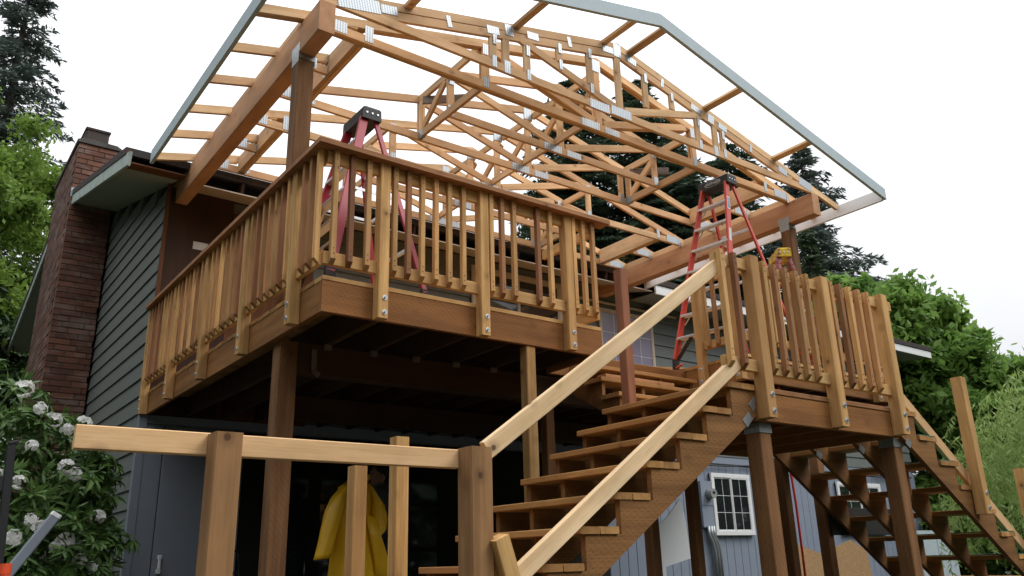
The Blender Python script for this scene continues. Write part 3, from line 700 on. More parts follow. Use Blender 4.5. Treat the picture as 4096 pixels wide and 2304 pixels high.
def side_stairs():
    t = thing('side_staircase', 'side staircase with green-taped treads going down to the right', 'stairs', (5.3, -1.2, .95))
    n = 10; rise, run = .1862, .267
    Z = lambda i: 2.677-rise*i; XR = lambda i: 4.376+run*i
    for i in range(n):
        tb = None
        for a, b in ((0, .14), (.145, .285)):
            if i == 0 and a > .1: continue
            tb = box('tread_board', XR(i)-b, XR(i)-a, -1.8+random.uniform(-.008, .008), -.55, Z(i)-.038, Z(i), 'tread', t, .004, axis=1)
        if i in (1, 2, 5, 6): box('green_tape', XR(i)-.27, XR(i)-.02, -1.795, -.56, Z(i)+.0005, Z(i)+.008, 'greenmat', tb, .001, axis=1)
    poly = [(4.06, 2.55), (4.06, Z(0)-.0385)]
    for i in range(n):
        poly.append((XR(i)-.04, Z(i)-.0385)); 
        if i < n-1: poly.append((XR(i)-.04, Z(i+1)-.0385))
    poly += [(XR(n-1)-.04, .951), (XR(n-1)-.36, .951), (4.06, 2.50)]
    for y in (-1.79, -1.39, -.99, -.60): prism('stringer', poly, 1, y, y+.038, 'stringer', t)
    for y in (-1.793, -1.393, -.993): bar('strap', (4.16, y, 2.44), (4.22, y, 2.40), .003, .06, 'galv', t, bev=.0005)
    box('back_panel', 4.9, 6.05, -.5495, -.53, 1.77, 2.02, 'dark', t, axis=0)  # near-black panel standing in for the dark underside behind the treads
    o = thing('stair_post', 'cedar post bolted to the side stairs, leaning over the willow', 'post', (5.10, -1.84, 1.88))
    rail_post(5.105, -1.8455, 1.885, 3.03, (0, -1), o, .092, (.05, .17))
    h = thing('stair_handrail', 'sloping cedar rail of the side stairs', 'handrail', (5.2, -1.78, 2.2))
    pr = Vector((.57, 0, .82)).normalized()
    for a, b in (((4.07, 2.985), (6.6, 1.19)),):
        bar('rail', Vector((a[0], -1.752, a[1]))-pr*.046, Vector((b[0], -1.752, b[1]))-pr*.046, .036, .092, 'pale', h, up=tuple(pr))
    o = thing('end_post', 'reddish post cut by the right picture edge near the willow', 'post', (5.95, -1.84, 1.2))
    rail_post(5.955, -1.8455, 1.28, 2.29, (0, -1), o, .092, (.05, .17))
side_stairs()

# ================================================================== PORCH ROOF
X0, PK, SL = 3.64, 7.197, .242
RZ = lambda x: PK-SL*abs(x-X0)
CB, CT = 6.222, 6.314                    # bottom chord
def beams():
    for x0, x1, lab in ((.057, .203, 'heavy left roof beam running back above the railing corner'), (7.116, 7.268, 'heavy right roof beam behind the orange ladder')):
        t = thing('roof_beam', lab, 'beam', ((x0+x1)/2, .47, 5.92), 'porch roof beams')
        box('beam', x0, x1, .47, 4.88, 5.922, 6.222, 'beam', t, .006, axis=1)
        for a, b in ((.91, 1.48), (1.56, 2.11), (2.19, 2.77), (2.85, 3.41), (3.49, 4.07)):
            box('blocking', x0+.02, x0+.058, a, b, 6.2225, 6.31, 'truss', t, axis=1)
        xp = (x0+x1)/2
        lab = 'dark brown roof post standing at the left deck corner' if x0 < 1 else 'dark brown roof post behind the yellow stepladder'
        p = thing('roof_post', lab, 'post', (xp, .95, HD), 'porch roof posts')
        box('post', xp-.073, xp+.073, .877, 1.023, HD+.001, 5.92, 'old', p, .006, axis=2)
        for sx in (-1, 1):
            c = xp+sx*(.0755)
            prism('post_cap', [(.86, 5.93), (1.04, 5.93), (1.04, 6.02), (.86, 6.02)], 0, c-.0015, c+.0015, 'galv', p)
            prism('post_cap', [(.875, 5.83), (1.025, 5.83), (1.025, 5.93), (.875, 5.93)], 0, c-.0014, c+.0014, 'galv', p)
        for yy in (.8745, 1.0255): box('post_cap', xp-.075, xp+.075, yy-.0015, yy+.0015, 5.87, 5.918, 'galv', p, axis=0, bev=.0005)
beams()

def truss(y, label, spans, gable=False, plies=1, th=.038, left_tail=True, right_tail=True):
    """spans: x intervals that exist (a truss headed off for a roof opening keeps only stubs and its middle)"""
    t = thing('roof_truss', label, 'truss', (X0, y, CB), 'porch roof trusses')
    inside = lambda x: any(a-.02 <= x <= b+.02 for a, b in spans)
    for q in range(plies):
        yc = y+th/2+q*(th+.003)
        for (a, b) in spans:
            # top chord pieces
            for s in (-1, 1):
                lo, hi = (a, min(b, X0)) if s < 0 else (max(a, X0), b)
                if hi-lo < .03: continue
                if s < 0 and a < .3 and left_tail: lo = -.37
                if s > 0 and b > 7.0 and right_tail: hi = 7.73
                d = Vector((1, 0, SL if s < 0 else -SL)).normalized(); nn = Vector((-d.z, 0, d.x))
                bar('top_chord', Vector((lo, yc, RZ(lo)))-nn*.0465, Vector((hi, yc, RZ(hi)))-nn*.0465, th, .093, 'truss', t, up=tuple(nn), bev=.003)
                if gable and (b-a) > 3:
                    l2, h2 = (.52, X0-.05) if s < 0 else (X0+.05, 6.75)
                    bar('inner_chord', Vector((l2, yc, RZ(l2)))-nn*.145, Vector((h2, yc, RZ(h2)))-nn*.145, th-.003, .092, 'truss', t, up=tuple(nn), bev=.003)
            bar('bottom_chord', (max(a, .07), yc, (CB+CT)/2), (min(b, 7.25), yc, (CB+CT)/2), th-.001, CT-CB, 'truss', t, bev=.003)
        yq = yc
        def web(p, q2, w_, nm='web', tw=.004): bar(nm, (p[0], yq, p[1]), (q2[0], yq, q2[1]), th-tw, w_, 'truss', t, up=(0, 1, 0) if False else ((1, 0, 0) if abs(p[0]-q2[0]) < .01 else (0, 0, 1)), bev=.003)
        if inside(X0-.04): web((X0-.03, CT), (X0-.03, RZ(X0)-.10), .09, 'king_post', .006)
        for xq in (2.04, 5.22):
            if inside(xq): web((xq, CT), (xq, RZ(xq)-.09), .088, 'web', .007)
        for s in (-1, 1):
            xq = X0-.03+s*1.50
            if inside(xq): web((X0-.03+s*.07, CT+.02), (xq, RZ(xq)-.10), .089, 'diagonal_web', .005)
        # heel wedges
        for xx, s in ((.25, 1), (7.03, -1)):
            if inside(xx): bar('heel_wedge', (xx, yq, CT+.03), (xx+s*.33, yq, CT+.07), th-.008, .085, 'truss', t)
    if gable:
        yq = y+th/2
        for x in (1.88, 2.31, 2.75, 3.18, 4.04, 4.48, 4.90, 5.36):
            zb = CT if x < 2.4 or x > 4.85 else (CT+(abs(X0-.03-x)-.07)/1.43*(RZ(2.11)-.10-CT-.02)+.09)
            web((x, zb), (x, RZ(x)-.19), .085, 'gable_stud', .010)
    # gusset plates on the near face
    def plate(x, z, w_, h_, rot=0., name='gusset_plate'):
        c = Vector((x, y-.0016, z)); d = Vector((math.cos(rot), 0, math.sin(rot))); u = Vector((-d.z, 0, d.x))
        bar(name, c-d*w_/2, c+d*w_/2, .003, h_, 'plate', t, up=tuple(u), bev=.0006)
    sl = math.atan(SL)
    if gable:
        for x, z, w_, h_, r in ((.42, 6.33, .42, .13, sl*.9), (.72, 6.395, .17, .09, sl*.8), (1.36, 6.54, .05, .125, sl), (1.88, 6.655, .15, .09, sl*.7), (1.9, 6.56, .045, .12, 0), (2.08, 6.735, .10, .13, sl*.5), (2.39, 6.79, .15, .085, sl*.5),
                                (1.89, 6.30, .055, .13, 0), (2.05, 6.29, .075, .14, 0), (2.32, 6.585, .045, .12, 0), (2.32, 6.30, .05, .12, 0), (2.755, 6.785, .045, .12, 0), (2.76, 6.585, .045, .12, 0), (2.895, 6.92, .05, .12, .2), (3.47, 7.05, .16, .08, sl*.4),
                                (3.615, 7.09, .115, .17, 0), (3.83, 7.045, .17, .085, -sl), (3.19, 6.89, .045, .115, 0), (3.19, 6.45, .045, .12, 0), (3.29, 6.265, .28, .105, 0), (3.61, 6.285, .30, .11, 0), (4.05, 6.89, .045, .12, 0), (4.33, 6.925, .045, .12, -.2), (4.48, 6.79, .04, .11, 0),
                                (4.9, 6.76, .18, .08, -sl), (5.16, 6.71, .11, .12, -sl), (5.37, 6.66, .15, .08, -sl), (4.92, 6.6, .045, .12, 0), (4.92, 6.29, .05, .12, 0), (5.2, 6.285, .07, .13, 0), (5.365, 6.55, .045, .12, 0), (5.365, 6.30, .05, .12, 0), (5.9, 6.53, .04, .12, -.2), (6.53, 6.385, .18, .09, -sl), (7.0, 6.32, .27, .12, -sl*.8)):
            plate(x, z, w_, h_, r)
    else:
        for x, z, w_, h_ in ((.40, 6.30, .15, .12), (.70, 6.33, .085, .17), (X0-.03, RZ(X0)-.12, .12, .16), (X0-.17, 6.27, .27, .095), (X0+.16, 6.265, .22, .08), (2.04, RZ(2.04)-.12, .08, .13), (5.22, RZ(5.22)-.12, .08, .13), (2.04, 6.30, .075, .12), (5.22, 6.30, .075, .12), (6.62, 6.32, .06, .14), (6.93, 6.29, .26, .11)):
            if inside(x): plate(x, z, w_, h_)
        for xx in (.23, 7.09):
            if inside(xx): bar('hurricane_tie', (xx, y-.004, 6.20), (xx, y-.004, 6.33), .004, .05, 'galv', t, up=(1, 0, 0), bev=.0006)
    return t
FULL = [(.06, 7.27)]; CUT = [(.06, .59), (2.03, 5.28), (6.67, 7.27)]
truss(.472, 'outermost gable truss with many steel plates and short studs', FULL, gable=True)
truss(.822, 'second truss from the front, doubled, close behind the gable truss', FULL, plies=2)
truss(1.495, 'third truss from the front, cut short for the near roof openings', CUT)
truss(2.13, 'fourth truss from the front, full width in the middle of the porch roof', FULL)
truss(2.80, 'fifth truss from the front, full width behind the middle one', FULL)
truss(3.44, 'sixth truss from the front, cut short for the far roof openings', CUT)
truss(4.085, 'rearmost truss close to the house eave', FULL)

def roof_infill():
    # headers round the four roof openings
    for x0, s, side in ((.592, 1, 'left'), (6.578, -1, 'right')):
        for y0, y1, nm in ((.905, 2.125, 'near'), (2.845, 4.08, 'far')):
            t = thing('roof_header', f'deep header board of the {nm} roof opening on the {side} side', 'header', (x0, y0, CB), 'roof opening headers')
            box('header_board', x0, x0+.044, y0, y1, CB+.002, min(6.46, RZ(x0)-.02), 'truss', t, axis=1); box('header_board', x0+.0455, x0+.09, y0, y1, CB, min(6.455, RZ(x0)-.02), 'truss', t, axis=1)
            xf = x0-.003 if s > 0 else x0+.093
            for yy in (y0+.62,):
                for z0, z1 in ((6.23, 6.32), (6.36, 6.44)):
                    box('joist_hanger', xf-.002 if s > 0 else xf, xf+.002 if s < 0 else xf, yy-.06, yy+.07, z0-.012, z1, 'galv', t, axis=1, bev=.0006)
            box('hanger', x0+.01, x0+.08, y1-.05, y1-.002, CB-.004, CB-.0005, 'galv', t, axis=1, bev=.0006)
    # small lattice girders along Y carrying the cut trusses
    for xc, side in ((2.015, 'left'), (5.30, 'right')):
        for y0, y1, nm in ((.905, 2.125, 'near'), (2.845, 4.08, 'far')):
            t = thing('cross_girder', f'small lattice girder across the {nm} bay, {side} of the king posts', 'girder', (xc, y0, CB), 'cross girders')
            zt = RZ(xc)-.06; ym = (y0+y1)/2
            bar('top_member', (xc, y0, zt), (xc, y1, zt), .038, .089, 'truss', t); bar('bottom_member', (xc, y0, CB+.05), (xc, y1, CB+.05), .038, .095, 'truss', t)
            bar('diagonal', (xc, y1-.05, CB+.1), (xc, ym+.05, zt-.04), .034, .085, 'truss', t); bar('diagonal', (xc, y0+.05, CB+.1), (xc, ym-.05, zt-.04), .034, .085, 'truss', t)
            bar('end_post', (xc, y1-.045, CB+.097), (xc, y1-.045, zt-.045), .036, .086, 'truss', t, up=(0, 1, 0))
            box('hanger', xc-.022, xc+.022, y1-.10, y1-.003, CB-.004, CB+.09, 'galv', t, axis=1, bev=.001)
            bar('weathered_brace', (xc-.03, y1-.12, zt-.08), (xc+.32, ym+.1, zt-.13), .03, .10, 'weather', t)
    # ridge and bottom blocking between trusses
    ys = [.905, 1.49, 1.535, 2.125, 2.17, 2.795, 2.84, 3.435, 3.48, 4.08]
    for i in range(0, 10, 2):
        bay = ('first', 'second', 'third', 'fourth', 'rearmost')[i//2]
        for z, nm, lab in ((PK-.13, 'ridge_block', bay+' ridge block behind the gable truss'), (CT+.05, 'brace_block', bay+' low cross brace on the truss bottom chords')):
            t = thing(nm, lab, 'block', (X0, ys[i], z), 'truss cross blocks')
            dx = .06 if nm == 'ridge_block' else -.12
            bar('block', (X0+dx, ys[i], z+(.0 if nm == 'ridge_block' else .0)), (X0+dx, ys[i+1], z+(0 if nm == 'ridge_block' else .0)), .038, .089, 'truss', t)
            if nm == 'ridge_block': bar('brace', (X0+dx+.05, ys[i]+.05, z-.05), (X0+dx+.05, ys[i+1]-.05, z-.42), .036, .086, 'truss', t)
    # rake overhang
    y0 = -.17
    for s, lab in ((-1, 'grey primed rake board on the left slope, cut off by the top edge'), (1, 'grey primed rake board on the right slope of the gable')):
        t = thing('rake_board', lab, 'fascia', (X0+s*2, y0, 6.7), 'grey primed fascia boards')
        xe = -.40 if s < 0 else 7.79
        za, zb2 = RZ(X0)-.005, RZ(xe)
        poly = [(X0, za), (xe, zb2), (xe, zb2-.152), (X0, za-.156)]
        prism('board', poly, 1, y0-.019, y0+.019, 'primer', t)
    for x, n in ((.91, 'first'), (2.17, 'second'), (3.41, 'third'), (3.82, 'fourth'), (5.08, 'fifth'), (6.37, 'sixth')):
        t = thing('lookout', f'{n} lookout rafter from the left in the gable overhang', 'rafter', (x, .1, RZ(x)), 'gable overhang lookouts')
        d = Vector((1, 0, SL if x < X0 else -SL)).normalized(); nn = Vector((-d.z, 0, d.x)); c = Vector((x, 0, RZ(x)))-nn*.024
        bar('lookout', c+Vector((0, y0+.02, 0)), c+Vector((0, .4715, 0)), .089, .04, 'truss', t, up=tuple(nn))
    for x, a, b, lab in ((-.395, -.148, 4.05, 'grey eave board along the left porch overhang'), (7.762, -.148, 4.24, 'pale eave board along the right porch overhang')):
        t = thing('eave_board', lab, 'fascia', (x, 2, 6.05), 'grey primed fascia boards')
        zt = RZ(x)-.005
        box('board', x-.019, x+.019, a, b, zt-.165, zt, 'primer' if x < 0 else 'whitepaint', t, axis=1)
roof_infill()

# ================================================================== LADDERS
def ladder(name, label, front, rear, cap_c, cap_d, cap_l, zt, zb, mat, capmat, nstep, logo=False, braces=True, rail_w=.075, rail_t=.03):
    """front: two feet (near, far) of the step side; rear: two feet; cap_c: cap centre, cap_d: direction near->far"""
    t = thing(name, label, 'ladder', (cap_c[0], cap_c[1], zb))
    cd = Vector((*cap_d, 0)).normalized(); cc = Vector((cap_c[0], cap_c[1], zt)); fx = (Vector((*front[0], 0))+Vector((*front[1], 0)))/2-Vector((*rear[0], 0))/2-Vector((*rear[1], 0))/2
    fd = (fx-cd*fx.dot(cd)).normalized()
    tops = {}
    for i, f in enumerate(front):
        top = cc+cd*(cap_l/2-.03)*(-1 if i == 0 else 1)+fd*.055-Vector((0, 0, .05)); ft = Vector((*f, zb+.10))
        ax = (top-ft).normalized(); 
        r = bar('rail', ft, top, rail_t, rail_w, mat, t, up=tuple(fd)); tops[i] = (ft, top)
        bar('foot', Vector((*f, zb))-fd*.0, ft+ax*.03+Vector((0, 0, 0)), .036, .085, 'black', t, up=tuple(fd))
        if braces: bar('foot_brace', ft+fd*-.03+ax*.02, ft+ax*.30+cd*(.20 if i == 0 else -.20)*1.0, .02, .05, 'black', t, up=tuple(fd))
    rt = {}
    for i, f in enumerate(rear):
        top = cc+cd*(cap_l/2-.03)*(-1 if i == 0 else 1)-fd*.055-Vector((0, 0, .05)); ft = Vector((*f, zb+.06)); rt[i] = (ft, top)
        bar('rear_leg', ft, top, rail_t*.8, rail_w*.62, mat, t, up=tuple(fd)); bar('foot', Vector((*f, zb)), ft+(top-ft).normalized()*.03, .03, .06, 'black', t, up=tuple(fd))
    for k in range(1, nstep+1):
        q = k/(nstep+1)
        a = tops[0][0].lerp(tops[0][1], q); b = tops[1][0].lerp(tops[1][1], q)
        s = bar('step', a+fd*.005, b+fd*.005, .08, .028, 'alu', t)
        for e_, o_ in ((a, b), (b, a)):
            dd = (o_-e_).normalized(); bar('step_brace', e_+dd*.02-Vector((0, 0, .10)), e_+dd*.10-Vector((0, 0, .012)), .02, .006, 'alu', s)
    for k in range(1, 4):
        q = k/4; bar('rear_bar', rt[0][0].lerp(rt[0][1], q), rt[1][0].lerp(rt[1][1], q), .02, .035, 'alu', t)
    for i in (0, 1):
        q = .52; a = tops[i][0].lerp(tops[i][1], q); b = rt[i][0].lerp(rt[i][1], q); bar('spreader', a, b, .006, .025, 'alu', t)
    # cap: a moulded tray with sloping skirt
    sd = fd; hw, hl = .085, cap_l/2+.015
    V = []
    for (k, z, g) in ((0, .05, .82), (1, .035, 1.), (2, -.065, 1.04)):
        for a, b in ((-1, -1), (1, -1), (1, 1), (-1, 1)): V.append(cc+cd*a*hl*(1 if k else .97)+sd*b*hw*g+Vector((0, 0, z)))
    F = [(0, 1, 2, 3), (0, 4, 5, 1), (1, 5, 6, 2), (2, 6, 7, 3), (3, 7, 4, 0), (4, 8, 9, 5), (5, 9, 10, 6), (6, 10, 11, 7), (7, 11, 8, 4), (8, 11, 10, 9)]
    cp = raw('cap', V, F, capmat, t)
    for k in (-1, 0, 1):
        cyl('rivet', cc-cd*(hl*1.0)+sd*k*.05+Vector((0, 0, -.01)), cd, .009, .012, 'alu', cp, 8)
    return t, cc, cd, fd, tops
def ladders():
    zb = HD
    ladder('step_ladder', 'crimson stepladder with black top standing behind the front railing corner', ((.12, .16), (.14, .96)), ((.92, .14), (.90, .9)), (.575, .65), (0, 1), .36, 5.28, zb, 'redladder', 'black', 5)
    t, cc, cd, fd, tops = ladder('step_ladder', 'tall orange stepladder with aluminium steps beside the right roof beam', ((4.69, .14), (4.60, .90)), ((5.98, .16), (5.92, .86)), (5.17, .50), (-.05, 1), .40, 5.84, zb, 'orangeladder', 'black', 7)
    # maker's oval badge on the cap and on the near rail, and the paper labels
    a, b = tops[0]
    def sticker(nm, q, l_, w_, mat):
        c = a.lerp(b, q); ax = (b-a).normalized(); nrm = ax.cross(fd).normalized()
        if nrm.y > 0: nrm = -nrm
        bar(nm, c-ax*l_/2+nrm*.0165, c+ax*l_/2+nrm*.0165, w_, .002, mat, t, up=tuple(nrm), bev=.0004)
    M['badge'] = paint('blue_badge', (.08, .14, .36), .4, .1, 20)
    sticker('maker_badge', .86, .17, .05, 'whitepaint'); 
    c = a.lerp(b, .86); ax = (b-a).normalized(); nrm = ax.cross(fd).normalized(); nrm = -nrm if nrm.y > 0 else nrm
    bar('maker_badge', c-ax*.07+nrm*.0185, c+ax*.07+nrm*.0185, .036, .002, 'badge', t, up=tuple(nrm), bev=.0004)
    sticker('paper_label', .66, .17, .045, 'label'); sticker('paper_label', .52, .09, .045, 'label')
    def lettering(parent, text, Mw, size, mat):
        cu = bpy.data.curves.new('lettering', 'FONT'); cu.body = text; cu.size = size; cu.align_x = 'CENTER'; cu.align_y = 'CENTER'; cu.extrude = .0008
        tmp = bpy.data.objects.new('lettering_curve', cu); COL.objects.link(tmp); dg = bpy.context.evaluated_depsgraph_get(); me = bpy.data.meshes.new_from_object(tmp.evaluated_get(dg)); bpy.data.objects.remove(tmp)
        me.materials.clear(); me.materials.append(M[mat]); put(bpy.data.objects.new('lettering', me), Mw, parent)
    # oval logo on the step-side skirt of the cap
    ov = [(.115*math.cos(u), .036*math.sin(u)) for u in np.linspace(0, 2*math.pi, 28, endpoint=False)]
    ctr = cc+fd*.0885+Vector((0, 0, -.012)); X = -cd; Zv = Vector((0, 0, 1)); Y = fd
    for nm, s, mat, dy in (('logo_oval', 1., 'label', .001), ('logo_oval', .9, 'black', .0022)):
        raw(nm, [ctr+X*u*s+Zv*v*s+Y*dy for u, v in ov], [tuple(range(28))], mat, t)
    m = Matrix((X, Zv, Y)).transposed().to_4x4(); m.translation = ctr+Y*.003; lettering(t, 'WERNER', m, .046, 'label')
    m = Matrix((ax, nrm.cross(ax), nrm)).transposed().to_4x4(); m.translation = c+nrm*.0205; lettering(t, 'WERNER', m, .026, 'whitepaint')
    ladder('step_ladder', 'old paint-splashed red stepladder with worn yellow top near the right roof post', ((5.86, .55), (6.2, .98)), ((6.55, .18), (6.9, .62)), (6.33, .56), (.62, .78), .36, 5.17, zb, 'oldladder', 'yellow', 5)
ladders()

# ================================================================== SMALL THINGS
def small_things():
    o = tag(tube('extension_cord', [(4.5, .72, 3.60), (4.62, .95, 3.59), (5.2, 1.1, 3.60), (5.6, .6, 3.62), (6.1, .4, 3.64)], .012, 'cord_orange', None, 6), 'orange cord trailing over the deck edge by the orange ladder', 'cord')
    o = tag(tube('hanging_cord', [(5.15, .0, 3.3), (5.16, .0, 2.6), (5.175, -.01, 2.1), (5.19, .0, 1.6), (5.21, .02, 1.2), (5.3, .05, .96)], .013, 'cord_red', None, 6), 'red cord hanging straight down under the landing', 'cord')
    t = thing('white_sheet', 'white panel leaning in shadow below the front stair stringer', 'panel', (6.6, 3.0, .95))
    V = [(6.28, 2.9, .96), (6.28, 3.0, 2.03), (6.52, 3.02, 2.22), (6.80, 3.04, 2.42), (6.87, 3.02, 2.2), (6.93, 2.98, 1.6), (6.45, 2.97, 1.45), (6.40, 2.9, .96)]
    prism('panel', [(6.28, .96), (6.30, 2.03), (6.50, 2.14), (6.80, 2.40), (6.87, 2.2), (6.92, 1.60), (6.41, 1.50), (6.39, .96)], 1, 3.0, 3.012, 'white', t)
    for i, (poly, lab) in enumerate((([(11.0, .95), (11.1, 1.85), (11.78, 1.68), (12.1, 1.6), (12.2, .95)], 'chipboard sheet leaning on the blue-grey wall left of the side stairs'),
                                     ([(12.3, .95), (12.25, 1.66), (12.72, 1.77), (13.1, 1.86), (13.6, 1.66), (13.7, .95)], 'chipboard sheet with peaked top seen under the side stairs'))):
        t = thing('chipboard_sheet', lab, 'board', ((poly[0][0]+poly[-1][0])/2, 4.4, .95), 'chipboard sheets'); prism('sheet', poly, 1, 4.36+i*.02, 4.372+i*.02, 'osb', t)
    t = thing('spirit_level', 'yellow spirit level hanging upright in the dark under the deck', 'level', (4.75, 4.6, 3.07))
    box('body', 4.715, 4.785, 4.58, 4.605, 3.07, 3.92, 'yellow', t, axis=2)
    for z in (3.2, 3.45, 3.75): box('vial_window', 4.73, 4.77, 4.576, 4.5795, z, z+.09, 'black', t, axis=2, bev=.001)
    t = thing('downspout', 'loose grey downspout leaning through the rhododendron', 'pipe', (-1.4, 2, .95))
    bar('pipe', (-1.85, 1.8, .96), (-1.165, 2.05, 2.02), .075, .06, 'doorblue', t, up=(0, 1, 0), bev=.008); bar('end', (-1.165, 2.05, 2.02), (-1.15, 2.055, 2.045), .077, .062, 'whitepaint', t, up=(0, 1, 0), bev=.008)
    t = thing('clamp_stand', 'black steel upright with sliding bracket at the left picture edge', 'stand', (-1.62, 1.0, .95))
    bar('upright', (-1.555, 1., .95), (-1.625, 1.0, 2.41), .05, .05, 'black', t); bar('bracket', (-1.78, 1.0, 2.16), (-1.62, 1.0, 2.16), .04, .10, 'black', t); bar('top_cap', (-1.64, 1.0, 2.412), (-1.59, 1.0, 2.425), .06, .02, 'black', t)
    bar('base', (-1.75, 1.0, .965), (-1.35, 1.0, .965), .3, .02, 'black', t)
    t = thing('orange_pot', 'orange plastic pot at the lower left picture corner', 'pot', (-1.545, 1.1, .95))
    for i, (r0, z0) in enumerate(((.036, 1.60), (.038, 1.65))): cyl('pot', (-1.565, .9, z0), (0, 0, 1), r0, .06, 'cord_orange', t, 16)
    bar('shelf', (-1.7, .9, 1.575), (-1.35, .9, 1.575), .2, .02, 'black', t); bar('shelf_leg', (-1.5, .9, .95), (-1.5, .9, 1.57), .04, .04, 'black', t, up=(0, 1, 0))
    t = thing('folding_frame', 'small black steel frame leaning against the blue-grey door', 'frame', (.95, 3.8, .95))
    for dx in (0, .17): tube('side_tube', [(.72+dx, 3.9, .95), (.86+dx, 4.2, 1.5), (.93+dx*.6, 4.3, 1.78)], .011, 'black', t, 6)
    tube('top_loop', [(.93, 4.3, 1.78), (.97, 4.31, 1.83), (1.032, 4.3, 1.78)], .011, 'black', t, 6)
    for z in (.35, .6, .8): bar('cross_slat', (.72+.2*z*.9, 3.9+.4*z*.9, .95+.83*z*.95), (.89+.15*z*.9, 3.9+.4*z*.9, .95+.83*z*.95), .012, .03, 'black', t)
    t = thing('pale_screen', 'pale grey wall panel standing far behind the side stairs', 'panel', (12.4, 2.5, .93))
    for i in range(3): box('panel', 11.5+i*.62, 12.1+i*.62, 2.5, 2.55, .93, 1.95, 'primer', t, axis=2)
    t = thing('steel_strap', 'bent steel strap hanging from the deck beam beside the thick brown post', 'bracket', (.36, .87, 3.0))
    bar('strap', (.34, .872, 3.26), (.342, .872, 3.09), .003, .045, 'weather', t, up=(1, 0, 0), bev=.0006); bar('strap_foot', (.342, .872, 3.09), (.39, .872, 3.05), .003, .045, 'weather', t, up=(0, 0, 1), bev=.0006)
small_things()

def jacket():
    t = thing('rain_jacket', 'yellow rain jacket held up behind the short cedar post', 'jacket', (1.3, 2.18, 1.35))
    def loft(name, rings, n=30, wrinkle=.01):
        V, F = [], []
        for k, (c, a, b, rot) in enumerate(rings):
            for i in range(n):
                u = 2*math.pi*i/n; q = 1+.045*math.sin(u*7+k*.7)+.035*math.sin(u*4-k*1.7)+random.uniform(-wrinkle, wrinkle)
                x, y = a*math.cos(u)*q, b*math.sin(u)*q; cr, sr = math.cos(rot), math.sin(rot)
                # rot tilts the ring in the XZ plane
                V.append((c[0]+x*cr, c[1]+y, c[2]+x*sr))
        m = len(rings)
        for k in range(m-1):
            for i in range(n): F.append((k*n+i, k*n+(i+1) % n, (k+1)*n+(i+1) % n, (k+1)*n+i))
        F += [tuple(range(n-1, -1, -1)), tuple(range((m-1)*n, m*n))]
        return raw(name, V, F, 'jacket', t, True)
    loft('body', [((1.396, 2.183, 2.410), 0.047, 0.049, 0), ((1.396, 2.183, 2.374), 0.094, 0.073, 0), ((1.387, 2.183, 2.329), 0.164, 0.097, 0), ((1.378, 2.183, 2.230), 0.180, 0.113, 0), ((1.369, 2.183, 2.050), 0.184, 0.113, 0), ((1.378, 2.183, 1.870), 0.196, 0.122, 0), ((1.396, 2.183, 1.690), 0.235, 0.130, 0), ((1.414, 2.183, 1.510), 0.266, 0.138, 0), ((1.423, 2.183, 1.348), 0.282, 0.138, 0)])
    loft('sleeve', [((1.270, 2.156, 2.356), 0.063, 0.072, .9), ((1.198, 2.138, 2.266), 0.090, 0.090, .6), ((1.153, 2.120, 2.140), 0.095, 0.090, .4), ((1.108, 2.111, 1.960), 0.090, 0.086, .25), ((1.072, 2.102, 1.816), 0.081, 0.077, .2), ((1.045, 2.093, 1.726), 0.077, 0.072, .15), ((1.027, 2.093, 1.681), 0.074, 0.068, .1)])
    loft('sleeve', [((1.522, 2.156, 2.320), 0.063, 0.072, -.9), ((1.594, 2.138, 2.185), 0.077, 0.081, -.5), ((1.612, 2.120, 2.050), 0.081, 0.081, -.2), ((1.603, 2.111, 1.915), 0.077, 0.077, .3), ((1.549, 2.093, 1.852), 0.072, 0.072, .6)])
    loft('flap', [((1.486, 2.057, 2.050), 0.054, 0.027, -.3), ((1.558, 2.048, 1.825), 0.081, 0.027, -.4), ((1.630, 2.057, 1.600), 0.108, 0.032, -.5), ((1.684, 2.066, 1.384), 0.135, 0.036, -.5)])
    loft('collar', [((1.432, 2.174, 2.369), 0.068, 0.063, 0), ((1.441, 2.174, 2.410), 0.077, 0.072, 0), ((1.450, 2.174, 2.446), 0.072, 0.068, 0)], 16)
    V, F = [], []
    cyl('cuff_opening', (1.022, 2.078, 1.671), (-.1, 0, 1), .06, .012, 'black', t, 14)
jacket()

